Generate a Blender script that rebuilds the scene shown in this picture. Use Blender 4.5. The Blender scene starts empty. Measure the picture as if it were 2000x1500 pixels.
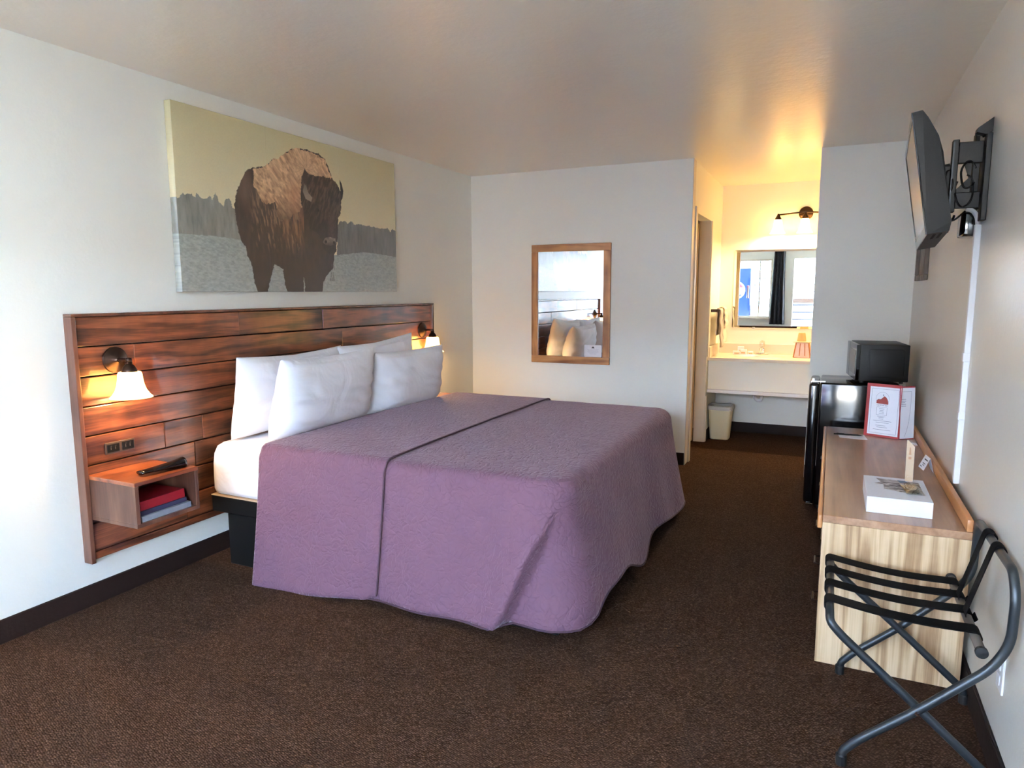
import bpy, bmesh, math, random
import numpy as np
from mathutils import Vector, Matrix, noise
C = bpy.context.scene.collection
sc = bpy.context.scene
PI = math.pi
random.seed(5)

# ------------------------------------------------------------------ render look
sc.render.engine = 'CYCLES'
sc.view_settings.view_transform = 'Standard'
sc.view_settings.look = 'None'
sc.view_settings.gamma = 1
sc.view_settings.use_curve_mapping = False
sc.view_settings.exposure = 1.48
sc.cycles.use_denoising = True
sc.cycles.max_bounces = 10
sc.cycles.diffuse_bounces = 6
sc.cycles.glossy_bounces = 5
sc.cycles.transmission_bounces = 6
sc.cycles.sample_clamp_indirect = 6
sc.cycles.caustics_reflective = False
sc.cycles.caustics_refractive = False

W, H, YF = 3.505, 2.44, -6.85
O1, O2 = 1.96, 2.868          # opening to the vanity alcove
YA = 1.6                      # alcove back wall

# ------------------------------------------------------------------ colour
def lin(c):
    return tuple(((v/12.92) if v <= .04045 else ((v+.055)/1.055)**2.4) for v in [x/255 for x in c])
def rgba(c): return (*lin(c), 1)

# ------------------------------------------------------------------ materials
def newmat(name):
    m = bpy.data.materials.new(name); m.use_nodes = True
    nt = m.node_tree; b = nt.nodes['Principled BSDF']
    return m, nt, b
def pmat(name, col, rough=.5, metal=0, bump=0, bscale=60, coat=0, spec=.5, var=0, vscale=8, coatr=.1, sheen=0, bdist=.01):
    m, nt, b = newmat(name)
    N = nt.nodes; L = nt.links
    b.inputs['Base Color'].default_value = rgba(col)
    b.inputs['Roughness'].default_value = rough
    b.inputs['Metallic'].default_value = metal
    b.inputs['Specular IOR Level'].default_value = spec
    b.inputs['Coat Weight'].default_value = coat
    b.inputs['Coat Roughness'].default_value = coatr
    b.inputs['Sheen Weight'].default_value = sheen
    tc = N.new('ShaderNodeTexCoord')
    if var:
        n = N.new('ShaderNodeTexNoise'); n.inputs['Scale'].default_value = vscale; n.inputs['Detail'].default_value = 4
        L.new(tc.outputs['Object'], n.inputs['Vector'])
        mx = N.new('ShaderNodeMix'); mx.data_type = 'RGBA'
        mx.inputs['A'].default_value = (*[v*(1-var) for v in lin(col)], 1)
        mx.inputs['B'].default_value = (*[min(1, v*(1+var)) for v in lin(col)], 1)
        L.new(n.outputs['Fac'], mx.inputs['Factor']); L.new(mx.outputs['Result'], b.inputs['Base Color'])
    if bump:
        n2 = N.new('ShaderNodeTexNoise'); n2.inputs['Scale'].default_value = bscale; n2.inputs['Detail'].default_value = 3
        L.new(tc.outputs['Object'], n2.inputs['Vector'])
        bp = N.new('ShaderNodeBump'); bp.inputs['Strength'].default_value = bump; bp.inputs['Distance'].default_value = bdist; n2.inputs['Distortion'].default_value = .8 if bdist > .01 else 0
        L.new(n2.outputs['Fac'], bp.inputs['Height']); L.new(bp.outputs['Normal'], b.inputs['Normal'])
    return m
def emat(name, col, strength):
    m, nt, b = newmat(name)
    b.inputs['Base Color'].default_value = rgba(col)
    b.inputs['Emission Color'].default_value = rgba(col)
    b.inputs['Emission Strength'].default_value = strength
    return m

def wood(name, dark, mid, light, axis='Y', scale=3., rough=.4, coat=0, rings=9, stretch=9, knots=0, attr=False, coatr=.08, bump=.15, ringmix=.5, blotch=.42):
    m, nt, b = newmat(name); N = nt.nodes; L = nt.links
    tc = N.new('ShaderNodeTexCoord')
    vec = tc.outputs['Object']
    if attr:
        at = N.new('ShaderNodeAttribute'); at.attribute_name = 'pl'
        ml = N.new('ShaderNodeVectorMath'); ml.operation = 'SCALE'; ml.inputs['Scale'].default_value = 23.
        L.new(at.outputs['Color'], ml.inputs[0])
        ad = N.new('ShaderNodeVectorMath'); ad.operation = 'ADD'
        L.new(vec, ad.inputs[0]); L.new(ml.outputs[0], ad.inputs[1]); vec = ad.outputs[0]
    mp = N.new('ShaderNodeMapping')
    s = {'X': (1/stretch, 1, 1), 'Y': (1, 1/stretch, 1), 'Z': (1, 1, 1/stretch)}[axis]
    mp.inputs['Scale'].default_value = s
    L.new(vec, mp.inputs['Vector'])
    # broad figure
    n1 = N.new('ShaderNodeTexNoise'); n1.inputs['Scale'].default_value = scale; n1.inputs['Detail'].default_value = 3; n1.inputs['Distortion'].default_value = .4
    L.new(mp.outputs[0], n1.inputs['Vector'])
    mu = N.new('ShaderNodeMath'); mu.operation = 'MULTIPLY'; mu.inputs[1].default_value = rings*6.28
    L.new(n1.outputs['Fac'], mu.inputs[0])
    sn = N.new('ShaderNodeMath'); sn.operation = 'SINE'; L.new(mu.outputs[0], sn.inputs[0])
    mr = N.new('ShaderNodeMapRange'); mr.inputs['From Min'].default_value = -1; L.new(sn.outputs[0], mr.inputs['Value'])
    # fine grain
    mp2 = N.new('ShaderNodeMapping'); mp2.inputs['Scale'].default_value = tuple(v*(18 if v == 1 else 6) for v in s)
    L.new(vec, mp2.inputs['Vector'])
    n2 = N.new('ShaderNodeTexNoise'); n2.inputs['Scale'].default_value = scale*1.5; n2.inputs['Detail'].default_value = 6
    L.new(mp2.outputs[0], n2.inputs['Vector'])
    n3 = N.new('ShaderNodeTexNoise'); n3.inputs['Scale'].default_value = scale*1.2; n3.inputs['Detail'].default_value = 2
    L.new(vec, n3.inputs['Vector'])
    a1 = N.new('ShaderNodeMix'); a1.inputs['Factor'].default_value = ringmix
    L.new(n2.outputs['Fac'], a1.inputs['A']); L.new(mr.outputs[0], a1.inputs['B'])
    a2 = N.new('ShaderNodeMix'); a2.inputs['Factor'].default_value = blotch
    L.new(a1.outputs['Result'], a2.inputs['A']); L.new(n3.outputs['Fac'], a2.inputs['B'])
    rp = N.new('ShaderNodeValToRGB'); e = rp.color_ramp.elements
    e[0].position = .28; e[0].color = rgba(dark); e[1].position = .72; e[1].color = rgba(light)
    k = e.new(.5); k.color = rgba(mid)
    L.new(a2.outputs['Result'], rp.inputs['Fac'])
    col = rp.outputs['Color']
    if attr:
        hs = N.new('ShaderNodeHueSaturation')
        sp = N.new('ShaderNodeSeparateColor'); L.new(at.outputs['Color'], sp.inputs[0])
        m3 = N.new('ShaderNodeMapRange'); m3.inputs['To Min'].default_value = .78; m3.inputs['To Max'].default_value = 1.25
        L.new(sp.outputs[1], m3.inputs['Value']); L.new(m3.outputs[0], hs.inputs['Value'])
        L.new(col, hs.inputs['Color']); col = hs.outputs['Color']
    if knots:
        mpk = N.new('ShaderNodeMapping'); mpk.inputs['Scale'].default_value = {'X': (.55, 1, 1), 'Y': (1, .55, 1), 'Z': (1, 1, .55)}[axis]
        L.new(vec, mpk.inputs['Vector'])
        vo = N.new('ShaderNodeTexVoronoi'); vo.inputs['Scale'].default_value = knots
        L.new(mpk.outputs[0], vo.inputs['Vector'])
        kr = N.new('ShaderNodeValToRGB'); kr.color_ramp.elements[0].position = .06; kr.color_ramp.elements[1].position = .24
        kr.color_ramp.elements[0].color = (.28, .28, .28, 1)
        L.new(vo.outputs['Distance'], kr.inputs['Fac'])
        mm = N.new('ShaderNodeMix'); mm.data_type = 'RGBA'; mm.blend_type = 'MULTIPLY'; mm.inputs['Factor'].default_value = 1
        L.new(col, mm.inputs['A']); L.new(kr.outputs['Color'], mm.inputs['B']); col = mm.outputs['Result']
    L.new(col, b.inputs['Base Color'])
    b.inputs['Roughness'].default_value = rough
    b.inputs['Coat Weight'].default_value = coat; b.inputs['Coat Roughness'].default_value = coatr
    bp = N.new('ShaderNodeBump'); bp.inputs['Strength'].default_value = bump; bp.inputs['Distance'].default_value = .004
    L.new(a1.outputs['Result'], bp.inputs['Height']); L.new(bp.outputs['Normal'], b.inputs['Normal'])
    if coat > .5:
        bq = N.new('ShaderNodeBump'); bq.inputs['Strength'].default_value = .25; bq.inputs['Distance'].default_value = .006
        nq = N.new('ShaderNodeTexNoise'); nq.inputs['Scale'].default_value = 9; L.new(mp.outputs[0], nq.inputs['Vector'])
        L.new(nq.outputs['Fac'], bq.inputs['Height']); L.new(bq.outputs['Normal'], b.inputs['Coat Normal'])
    return m

def plaster(name, col, rough, bump, s1, s2, spec=.5, coat=0, coatr=.2, dist=.01):
    m, nt, b = newmat(name); N = nt.nodes; L = nt.links
    tc = N.new('ShaderNodeTexCoord')
    n1 = N.new('ShaderNodeTexNoise'); n1.inputs['Scale'].default_value = s1; n1.inputs['Detail'].default_value = 3
    n2 = N.new('ShaderNodeTexNoise'); n2.inputs['Scale'].default_value = s2; n2.inputs['Detail'].default_value = 2
    n3 = N.new('ShaderNodeTexNoise'); n3.inputs['Scale'].default_value = 1.3; n3.inputs['Detail'].default_value = 3
    for n in (n1, n2, n3): L.new(tc.outputs['Object'], n.inputs['Vector'])
    mx = N.new('ShaderNodeMix'); mx.inputs['Factor'].default_value = .4
    L.new(n1.outputs['Fac'], mx.inputs['A']); L.new(n2.outputs['Fac'], mx.inputs['B'])
    bp = N.new('ShaderNodeBump'); bp.inputs['Strength'].default_value = bump; bp.inputs['Distance'].default_value = dist
    L.new(mx.outputs['Result'], bp.inputs['Height']); L.new(bp.outputs['Normal'], b.inputs['Normal'])
    if coat: L.new(bp.outputs['Normal'], b.inputs['Coat Normal'])
    cm = N.new('ShaderNodeMix'); cm.data_type = 'RGBA'
    cm.inputs['A'].default_value = (*[v*.97 for v in lin(col)], 1); cm.inputs['B'].default_value = (*[v*1.03 for v in lin(col)], 1)
    L.new(n3.outputs['Fac'], cm.inputs['Factor']); L.new(cm.outputs['Result'], b.inputs['Base Color'])
    b.inputs['Roughness'].default_value = rough; b.inputs['Specular IOR Level'].default_value = spec
    b.inputs['Coat Weight'].default_value = coat; b.inputs['Coat Roughness'].default_value = coatr
    return m

def carpet():
    m, nt, b = newmat('carpet'); N = nt.nodes; L = nt.links
    tc = N.new('ShaderNodeTexCoord')
    mp = N.new('ShaderNodeMapping'); mp.inputs['Scale'].default_value = (1, 1.25, 1); mp.inputs['Rotation'].default_value = (0, 0, .35)
    L.new(tc.outputs['Object'], mp.inputs['Vector'])
    v = N.new('ShaderNodeTexVoronoi'); v.inputs['Scale'].default_value = 125; v.inputs['Randomness'].default_value = .55
    L.new(mp.outputs[0], v.inputs['Vector'])
    n = N.new('ShaderNodeTexNoise'); n.inputs['Scale'].default_value = 4; n.inputs['Detail'].default_value = 5
    L.new(tc.outputs['Object'], n.inputs['Vector'])
    n2 = N.new('ShaderNodeTexNoise'); n2.inputs['Scale'].default_value = 240; L.new(tc.outputs['Object'], n2.inputs['Vector'])
    sp = N.new('ShaderNodeSeparateColor'); L.new(v.outputs['Color'], sp.inputs[0])
    rp = N.new('ShaderNodeValToRGB'); e = rp.color_ramp.elements
    e[0].position = 0; e[0].color = rgba((104, 80, 67)); e[1].position = 1; e[1].color = rgba((38, 26, 21))
    k = e.new(.5); k.color = rgba((64, 46, 37))
    ad = N.new('ShaderNodeMath'); ad.operation = 'ADD'
    s1 = N.new('ShaderNodeMath'); s1.operation = 'MULTIPLY'; s1.inputs[1].default_value = .75; L.new(v.outputs['Distance'], s1.inputs[0])
    s2 = N.new('ShaderNodeMath'); s2.operation = 'MULTIPLY'; s2.inputs[1].default_value = .3; L.new(sp.outputs[0], s2.inputs[0])
    L.new(s1.outputs[0], ad.inputs[0]); L.new(s2.outputs[0], ad.inputs[1]); L.new(ad.outputs[0], rp.inputs['Fac'])
    hs = N.new('ShaderNodeHueSaturation'); mr = N.new('ShaderNodeMapRange'); mr.inputs['To Min'].default_value = .85; mr.inputs['To Max'].default_value = 1.15
    L.new(n.outputs['Fac'], mr.inputs['Value']); L.new(mr.outputs[0], hs.inputs['Value']); L.new(rp.outputs['Color'], hs.inputs['Color'])
    L.new(hs.outputs['Color'], b.inputs['Base Color'])
    b.inputs['Roughness'].default_value = 1; b.inputs['Specular IOR Level'].default_value = .02
    bp = N.new('ShaderNodeBump'); bp.invert = True; bp.inputs['Strength'].default_value = .9; bp.inputs['Distance'].default_value = .004
    L.new(v.outputs['Distance'], bp.inputs['Height']); L.new(bp.outputs['Normal'], b.inputs['Normal'])
    return m

def quilt_mat(name, col):
    m, nt, b = newmat(name); N = nt.nodes; L = nt.links
    tc = N.new('ShaderNodeTexCoord')
    nz = N.new('ShaderNodeTexNoise'); nz.inputs['Scale'].default_value = 9; nz.inputs['Detail'].default_value = 2
    L.new(tc.outputs['Object'], nz.inputs['Vector'])
    mixv = N.new('ShaderNodeMix'); mixv.data_type = 'VECTOR'; mixv.inputs['Factor'].default_value = .12
    L.new(tc.outputs['Object'], mixv.inputs['A']); L.new(nz.outputs['Color'], mixv.inputs['B'])
    v1 = N.new('ShaderNodeTexVoronoi'); v1.inputs['Scale'].default_value = 11; v1.feature = 'F1'
    L.new(mixv.outputs['Result'], v1.inputs['Vector'])
    mu = N.new('ShaderNodeMath'); mu.operation = 'MULTIPLY'; mu.inputs[1].default_value = 30; L.new(v1.outputs['Distance'], mu.inputs[0])
    sn = N.new('ShaderNodeMath'); sn.operation = 'SINE'; L.new(mu.outputs[0], sn.inputs[0])
    v2 = N.new('ShaderNodeTexVoronoi'); v2.inputs['Scale'].default_value = 34; v2.feature = 'DISTANCE_TO_EDGE'
    L.new(mixv.outputs['Result'], v2.inputs['Vector'])
    r2 = N.new('ShaderNodeMapRange'); r2.inputs['From Max'].default_value = .14; L.new(v2.outputs['Distance'], r2.inputs['Value'])
    ad = N.new('ShaderNodeMath'); ad.operation = 'MULTIPLY_ADD'; ad.inputs[1].default_value = .32
    L.new(sn.outputs[0], ad.inputs[0]); L.new(r2.outputs[0], ad.inputs[2])
    n4 = N.new('ShaderNodeTexNoise'); n4.inputs['Scale'].default_value = 420; L.new(tc.outputs['Object'], n4.inputs['Vector'])
    ad2 = N.new('ShaderNodeMath'); ad2.operation = 'MULTIPLY_ADD'; ad2.inputs[1].default_value = .25
    L.new(n4.outputs['Fac'], ad2.inputs[0]); L.new(ad.outputs[0], ad2.inputs[2])
    bp = N.new('ShaderNodeBump'); bp.inputs['Strength'].default_value = .42; bp.inputs['Distance'].default_value = .006
    L.new(ad2.outputs[0], bp.inputs['Height']); L.new(bp.outputs['Normal'], b.inputs['Normal'])
    b.inputs['Base Color'].default_value = rgba(col)
    b.inputs['Roughness'].default_value = .75; b.inputs['Specular IOR Level'].default_value = .25
    b.inputs['Sheen Weight'].default_value = .25; b.inputs['Sheen Roughness'].default_value = .35; b.inputs['Sheen Tint'].default_value = (1, .85, .95, 1)
    return m

M = {}
M['wall'] = plaster('wall_paint', (241, 241, 231), .38, .22, 26, 70, spec=.5, dist=.006)
M['wall_gloss'] = plaster('glossy_wall_paint', (226, 221, 210), .3, .28, 24, 60, spec=.6, dist=.006)
M['ceiling'] = plaster('ceiling_gloss_paint', (239, 232, 217), .34, .4, 14, 42, spec=.8, dist=.008, coat=.5, coatr=.29)
M['carpet'] = carpet()
M['base'] = pmat('dark_vinyl_base', (34, 24, 22), .6, bump=.1, spec=.15)
M['trim'] = pmat('cream_trim', (222, 212, 196), .35)
M['door'] = pmat('tan_door', (205, 180, 150), .45, var=.05)
M['headwood'] = wood('stained_pine', (46, 25, 17), (92, 51, 33), (130, 76, 49), 'Y', 9, .35, coat=.9, rings=5, stretch=10, ringmix=.38, knots=4.6, attr=True, blotch=.3)
M['framewood'] = wood('dark_stained_wood', (50, 26, 18), (84, 50, 38), (110, 72, 56), 'Z', 5, .35, coat=.3, rings=4, stretch=8)
M['standwood'] = wood('stained_pine_top', (62, 28, 14), (122, 62, 34), (156, 88, 50), 'Y', 4, .3, coat=.8, rings=5, stretch=5, knots=2.6, attr=True)
M['standside'] = wood('dark_stained_plywood', (60, 34, 26), (92, 60, 46), (118, 84, 66), 'Z', 3, .4, coat=.2, rings=3, stretch=3)
M['oakside'] = wood('light_oak_vertical', (158, 124, 90), (196, 164, 126), (216, 188, 152), 'Z', 11, .4, rings=5, stretch=18, ringmix=.5, blotch=.22)
M['oaktop'] = wood('oak_desk_top', (132, 94, 66), (162, 122, 92), (182, 144, 114), 'Y', 3.2, .36, coat=.5, rings=7, stretch=8, coatr=.29, ringmix=.35, bump=0)
M['oaktrim'] = wood('oak_solid_edge', (168, 110, 66), (196, 138, 90), (212, 158, 110), 'Y', 3, .35, rings=4, stretch=10, bump=.05)
M['mirrorwood'] = wood('oak_mirror_frame', (112, 70, 36), (158, 106, 60), (180, 128, 78), 'Z', 6, .4, rings=5, stretch=8)
M['mirrorwoodx'] = wood('oak_mirror_frame_rail', (112, 70, 36), (158, 106, 60), (180, 128, 78), 'X', 6, .4, rings=5, stretch=8)
M['greywood'] = wood('weathered_grey_frame', (70, 58, 50), (104, 90, 80), (140, 126, 112), 'Z', 6, .6, rings=5, stretch=8)
M['bronze'] = pmat('oil_rubbed_bronze', (58, 44, 38), .3, metal=.85, var=.2)
M['blackbox'] = pmat('black_painted_platform', (7, 7, 8), .6, spec=.2)
M['ply'] = pmat('plywood_edge', (186, 164, 134), .6, var=.15, vscale=40)
M['sheet'] = pmat('white_cotton', (238, 240, 244), .8, bump=.5, bscale=6, sheen=.1, bdist=.02)
M['pillow'] = pmat('white_pillowcase', (240, 242, 248), .8, bump=.5, bscale=5, sheen=.1, bdist=.03)
M['quilt'] = quilt_mat('plum_quilting', (104, 75, 92))
M['piping'] = pmat('shadow_gap_binding', (66, 44, 58), .8)  # edge piping, its plum darkened to paint the shadow gap beside the band
M['black'] = pmat('black_plastic', (8, 8, 9), .5, spec=.25, bump=.05, bscale=300)
M['gloss'] = pmat('black_gloss', (8, 9, 11), .1, spec=.6)
M['blackmatte'] = pmat('black_matte', (10, 10, 11), .8, spec=.2)
M['steel'] = pmat('gunmetal_tube', (56, 60, 64), .36, metal=.6)
M['rod'] = pmat('brown_grey_tube', (104, 96, 88), .4, metal=.5)
M['strap'] = pmat('black_webbing', (12, 11, 13), .9, bump=.3, bscale=500, spec=.1)
M['rubber'] = pmat('black_rubber', (12, 12, 13), .6)
M['chrome'] = pmat('chrome', (225, 225, 228), .08, metal=1)
M['white'] = pmat('white_plastic', (236, 236, 238), .35)
M['paper'] = pmat('white_paper', (236, 238, 246), .6)
M['cream'] = pmat('cream_plastic', (214, 206, 172), .5)
M['liner'] = pmat('bin_liner', (160, 158, 150), .35)
M['red'] = pmat('red_leatherette', (150, 26, 34), .4)
M['redbook'] = pmat('burgundy_cover', (130, 14, 30), .5)
M['navy'] = pmat('navy_cover', (44, 48, 74), .35)
M['greymag'] = pmat('grey_magazine', (138, 146, 156), .35, var=.3, vscale=30)
M['ink'] = pmat('grey_ink', (120, 124, 150), .6)
M['inkdark'] = pmat('dark_ink', (52, 48, 60), .6)
M['logored'] = pmat('brick_red_ink', (140, 50, 44), .6)
M['laminate'] = pmat('almond_laminate', (226, 214, 196), .35)
M['towel'] = pmat('white_terry', (236, 226, 214), .95, bump=.8, bscale=260, sheen=.2)
M['towelshaded'] = pmat('shaded_terry', (206, 194, 186), .95, bump=.8, bscale=260)  # darker copy of the towel terry, with shade painted into the colour
M['amber'] = pmat('amber_plastic', (186, 120, 78), .25)
M['smoke'] = pmat('pale_mauve_plastic', (214, 190, 186), .3, var=.2, vscale=25)
M['peach'] = pmat('peach_cup', (226, 170, 118), .4)
M['kraft'] = pmat('tan_paper', (214, 182, 148), .6, var=.08, vscale=20)
M['brownink'] = pmat('brown_ink', (178, 130, 96), .6)
M['curtain'] = pmat('charcoal_drape', (40, 42, 48), .9, var=.3)
M['concrete'] = pmat('concrete', (204, 194, 178), .85, var=.1, vscale=3)
M['siding'] = pmat('white_siding', (240, 240, 238), .6)
M['blue'] = pmat('cobalt_machine', (14, 36, 120), .25, var=.35, vscale=3)
M['logoblue'] = pmat('logo_blue', (24, 40, 110), .4)
M['logobright'] = pmat('logo_red', (214, 32, 44), .4)
M['asphalt'] = pmat('asphalt', (120, 120, 124), .9, var=.15)
M['slate'] = pmat('slate_wall', (62, 68, 78), .9, spec=.2)
M['dkbrown'] = pmat('brown_frame', (66, 50, 42), .5)
m, nt, b = newmat('mirror_glass'); b.inputs['Base Color'].default_value = (.93, .95, .95, 1); b.inputs['Metallic'].default_value = 1; b.inputs['Roughness'].default_value = .0
M['mirror'] = m
m, nt, b = newmat('lcd_screen'); b.inputs['Base Color'].default_value = (.012, .012, .014, 1); b.inputs['Roughness'].default_value = .22; b.inputs['Specular IOR Level'].default_value = .8
M['screen'] = m
def glassy(name, tint, gl):
    m, nt, b = newmat(name); N = nt.nodes; L = nt.links
    t = N.new('ShaderNodeBsdfTransparent'); t.inputs['Color'].default_value = tint
    g = N.new('ShaderNodeBsdfGlossy'); g.inputs['Roughness'].default_value = .05
    mx = N.new('ShaderNodeMixShader'); mx.inputs[0].default_value = gl
    L.new(t.outputs[0], mx.inputs[1]); L.new(g.outputs[0], mx.inputs[2]); L.new(mx.outputs[0], N['Material Output'].inputs['Surface'])
    return m
M['glass'] = glassy('window_glass', (.95, .97, .97, 1), .06)
M['sleeve'] = glassy('thin_clear_sleeve', (.97, .97, .97, 1), .05)
M['film'] = glassy('clear_film', (.86, .9, .9, 1), .35)
def shade_mat():
    m, nt, b = newmat('frosted_amber_glass'); N = nt.nodes; L = nt.links
    t = N.new('ShaderNodeBsdfTranslucent'); t.inputs['Color'].default_value = (1, .86, .58, 1)
    e = N.new('ShaderNodeEmission'); e.inputs['Color'].default_value = (1, .62, .24, 1); e.inputs['Strength'].default_value = 1.5
    g = N.new('ShaderNodeBsdfGlossy'); g.inputs['Roughness'].default_value = .25
    ad = N.new('ShaderNodeAddShader'); L.new(t.outputs[0], ad.inputs[0]); L.new(e.outputs[0], ad.inputs[1])
    mx = N.new('ShaderNodeMixShader'); mx.inputs[0].default_value = .04
    L.new(ad.outputs[0], mx.inputs[1]); L.new(g.outputs[0], mx.inputs[2]); L.new(mx.outputs[0], N['Material Output'].inputs['Surface'])
    return m
M['shade'] = shade_mat()
m, nt, b = newmat('art_print'); N = nt.nodes; L = nt.links
at = N.new('ShaderNodeAttribute'); at.attribute_name = 'Col'; L.new(at.outputs['Color'], b.inputs['Base Color'])
b.inputs['Roughness'].default_value = .6; b.inputs['Specular IOR Level'].default_value = .25
tc = N.new('ShaderNodeTexCoord'); n = N.new('ShaderNodeTexNoise'); n.inputs['Scale'].default_value = 350; L.new(tc.outputs['Object'], n.inputs['Vector'])
bp = N.new('ShaderNodeBump'); bp.inputs['Strength'].default_value = .15; bp.inputs['Distance'].default_value = .003
L.new(n.outputs['Fac'], bp.inputs['Height']); L.new(bp.outputs['Normal'], b.inputs['Normal'])
b.inputs['Roughness'].default_value = .32; b.inputs['Specular IOR Level'].default_value = .5
M['art'] = m

# ------------------------------------------------------------------ geometry helpers
class G:
    def __init__(s): s.b = bmesh.new(); s.pl = None
    def box(s, x0, x1, y0, y1, z0, z1, bev=0, seg=2, mat=None, pl=None):
        r = bmesh.ops.create_cube(s.b, size=1)
        vs = r['verts']
        T = Matrix.Translation(((x0+x1)/2, (y0+y1)/2, (z0+z1)/2)) @ Matrix.Diagonal((abs(x1-x0), abs(y1-y0), abs(z1-z0), 1))
        if mat is not None: T = mat @ T
        bmesh.ops.transform(s.b, matrix=T, verts=vs)
        if bev:
            es = list({e for v in vs for e in v.link_edges})
            r2 = bmesh.ops.bevel(s.b, geom=es, offset=bev, segments=seg, affect='EDGES', profile=.5)
            vs = r2['verts']
        if pl is not None:
            if s.pl is None: s.pl = s.b.verts.layers.float_color.new('pl')
            fs = {v for v in vs if v.is_valid}
            for v in list(fs): v[s.pl] = pl
            # include all verts connected
            todo = list(fs)
            while todo:
                v = todo.pop()
                for e in v.link_edges:
                    o = e.other_vert(v)
                    if o not in fs: fs.add(o); o[s.pl] = pl; todo.append(o)
        return s
    def grid(s, f, nu, nv, closeu=False, closev=False):
        V = [[s.b.verts.new(f(i/(nu if closeu else nu-1), j/(nv if closev else nv-1))) for j in range(nv)] for i in range(nu)]
        for i in range(nu if closeu else nu-1):
            for j in range(nv if closev else nv-1):
                a, b_, c, d = V[i][j], V[(i+1) % nu][j], V[(i+1) % nu][(j+1) % nv], V[i][(j+1) % nv]
                try: s.b.faces.new((a, b_, c, d))
                except ValueError: pass
        return V
    def lathe(s, prof, n=32, mat=Matrix.Identity(4), close=True):
        rings = []
        for r, z in prof:
            if r < 1e-6: rings.append([s.b.verts.new(mat @ Vector((0, 0, z)))])
            else: rings.append([s.b.verts.new(mat @ Vector((r*math.cos(2*PI*k/n), r*math.sin(2*PI*k/n), z))) for k in range(n)])
        for a, b_ in zip(rings, rings[1:]):
            for k in range(n):
                q = []
                if len(a) == 1: q = [a[0], b_[k], b_[(k+1) % n]]
                elif len(b_) == 1: q = [a[k], b_[0], a[(k+1) % n]]
                else: q = [a[k], b_[k], b_[(k+1) % n], a[(k+1) % n]]
                s.b.faces.new(q)
        return s
    def tube(s, pts, r, n=12, round_=.0, caps=True):
        pts = [Vector(p) for p in pts]
        if round_:
            out = [pts[0]]
            for a, p, c in zip(pts, pts[1:], pts[2:]):
                d1 = (a-p); d2 = (c-p); q = min(round_, d1.length*.45, d2.length*.45)
                A = p+d1.normalized()*q; B = p+d2.normalized()*q
                for k in range(7):
                    t = k/6; out.append((1-t)**2*A+2*t*(1-t)*p+t*t*B)
            out.append(pts[-1]); pts = out
        rr = r if isinstance(r, (list, tuple)) else [r]*len(pts)
        t0 = (pts[1]-pts[0]).normalized()
        up = Vector((0, 0, 1)) if abs(t0.z) < .9 else Vector((1, 0, 0))
        nrm = t0.cross(up).normalized()
        rings = []
        for i, p in enumerate(pts):
            t = (pts[min(i+1, len(pts)-1)]-pts[max(i-1, 0)]).normalized()
            nrm = (nrm-t*nrm.dot(t)).normalized(); bn = t.cross(nrm)
            rings.append([s.b.verts.new(p+(nrm*math.cos(2*PI*k/n)+bn*math.sin(2*PI*k/n))*rr[i]) for k in range(n)])
        for a, b_ in zip(rings, rings[1:]):
            for k in range(n): s.b.faces.new((a[k], a[(k+1) % n], b_[(k+1) % n], b_[k]))
        if caps:
            s.b.faces.new(rings[0][::-1]); s.b.faces.new(rings[-1])
        return s
    def prism(s, poly, ext, mat=Matrix.Identity(4)):
        # polygon in local xy, extruded by ext along z
        a = [s.b.verts.new(mat @ Vector((x, y, 0))) for x, y in poly]
        b_ = [s.b.verts.new(mat @ Vector((x, y, ext))) for x, y in poly]
        s.b.faces.new(a[::-1]); s.b.faces.new(b_)
        n = len(poly)
        for k in range(n): s.b.faces.new((a[k], a[(k+1) % n], b_[(k+1) % n], b_[k]))
        return s
    def build(s, name, mat, parent=None, smooth=False, loc=None, auto=None):
        bmesh.ops.recalc_face_normals(s.b, faces=s.b.faces)
        me = bpy.data.meshes.new(name); s.b.to_mesh(me); s.b.free()
        me.materials.append(M[mat] if isinstance(mat, str) else mat)
        if smooth or auto:
            for p in me.polygons: p.use_smooth = True
        o = bpy.data.objects.new(name, me); C.objects.link(o)
        if auto:
            me.set_sharp_from_angle(angle=math.radians(auto))
        if parent is not None:
            o.parent = parent
            o.matrix_parent_inverse = base_matrix(parent).inverted()
        return o
def base_matrix(o):
    m = Matrix.LocRotScale(o.location, o.rotation_euler, o.scale)
    return (base_matrix(o.parent) @ o.matrix_parent_inverse @ m) if o.parent else m
def thing(name, loc, label, cat, group=None):
    o = bpy.data.objects.new(name, None); C.objects.link(o); o.location = loc
    o.empty_display_size = .05
    return tag(o, label, cat, group)
def tag(o, label, cat, group=None):
    o['label'] = label; o['category'] = cat
    if group: o['group'] = group
    return o
def struct(o, label=None, cat=None):
    o['kind'] = 'structure'
    if label: o['label'] = label
    if cat: o['category'] = cat
    return o
def textmesh(s, size, mat, M4, name='lettering', parent=None, bold=.0, ext=.0008):
    cu = bpy.data.curves.new('t', 'FONT'); cu.body = s; cu.size = size; cu.align_x = 'CENTER'; cu.align_y = 'CENTER'
    cu.extrude = ext; cu.offset = bold
    o = bpy.data.objects.new('t', cu); C.objects.link(o)
    dg = bpy.context.evaluated_depsgraph_get(); dg.update()
    me = bpy.data.meshes.new_from_object(o.evaluated_get(dg))
    bpy.data.objects.remove(o); 
    me.transform(M4); me.name = name
    me.materials.clear(); me.materials.append(M[mat])
    ob = bpy.data.objects.new(name, me); C.objects.link(ob)
    if parent is not None:
        ob.parent = parent; ob.matrix_parent_inverse = base_matrix(parent).inverted()
    return ob
def basis(o, ex, ey, ez):
    m = Matrix((ex, ey, ez)).transposed().to_4x4(); m.translation = Vector(o); return m
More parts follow.
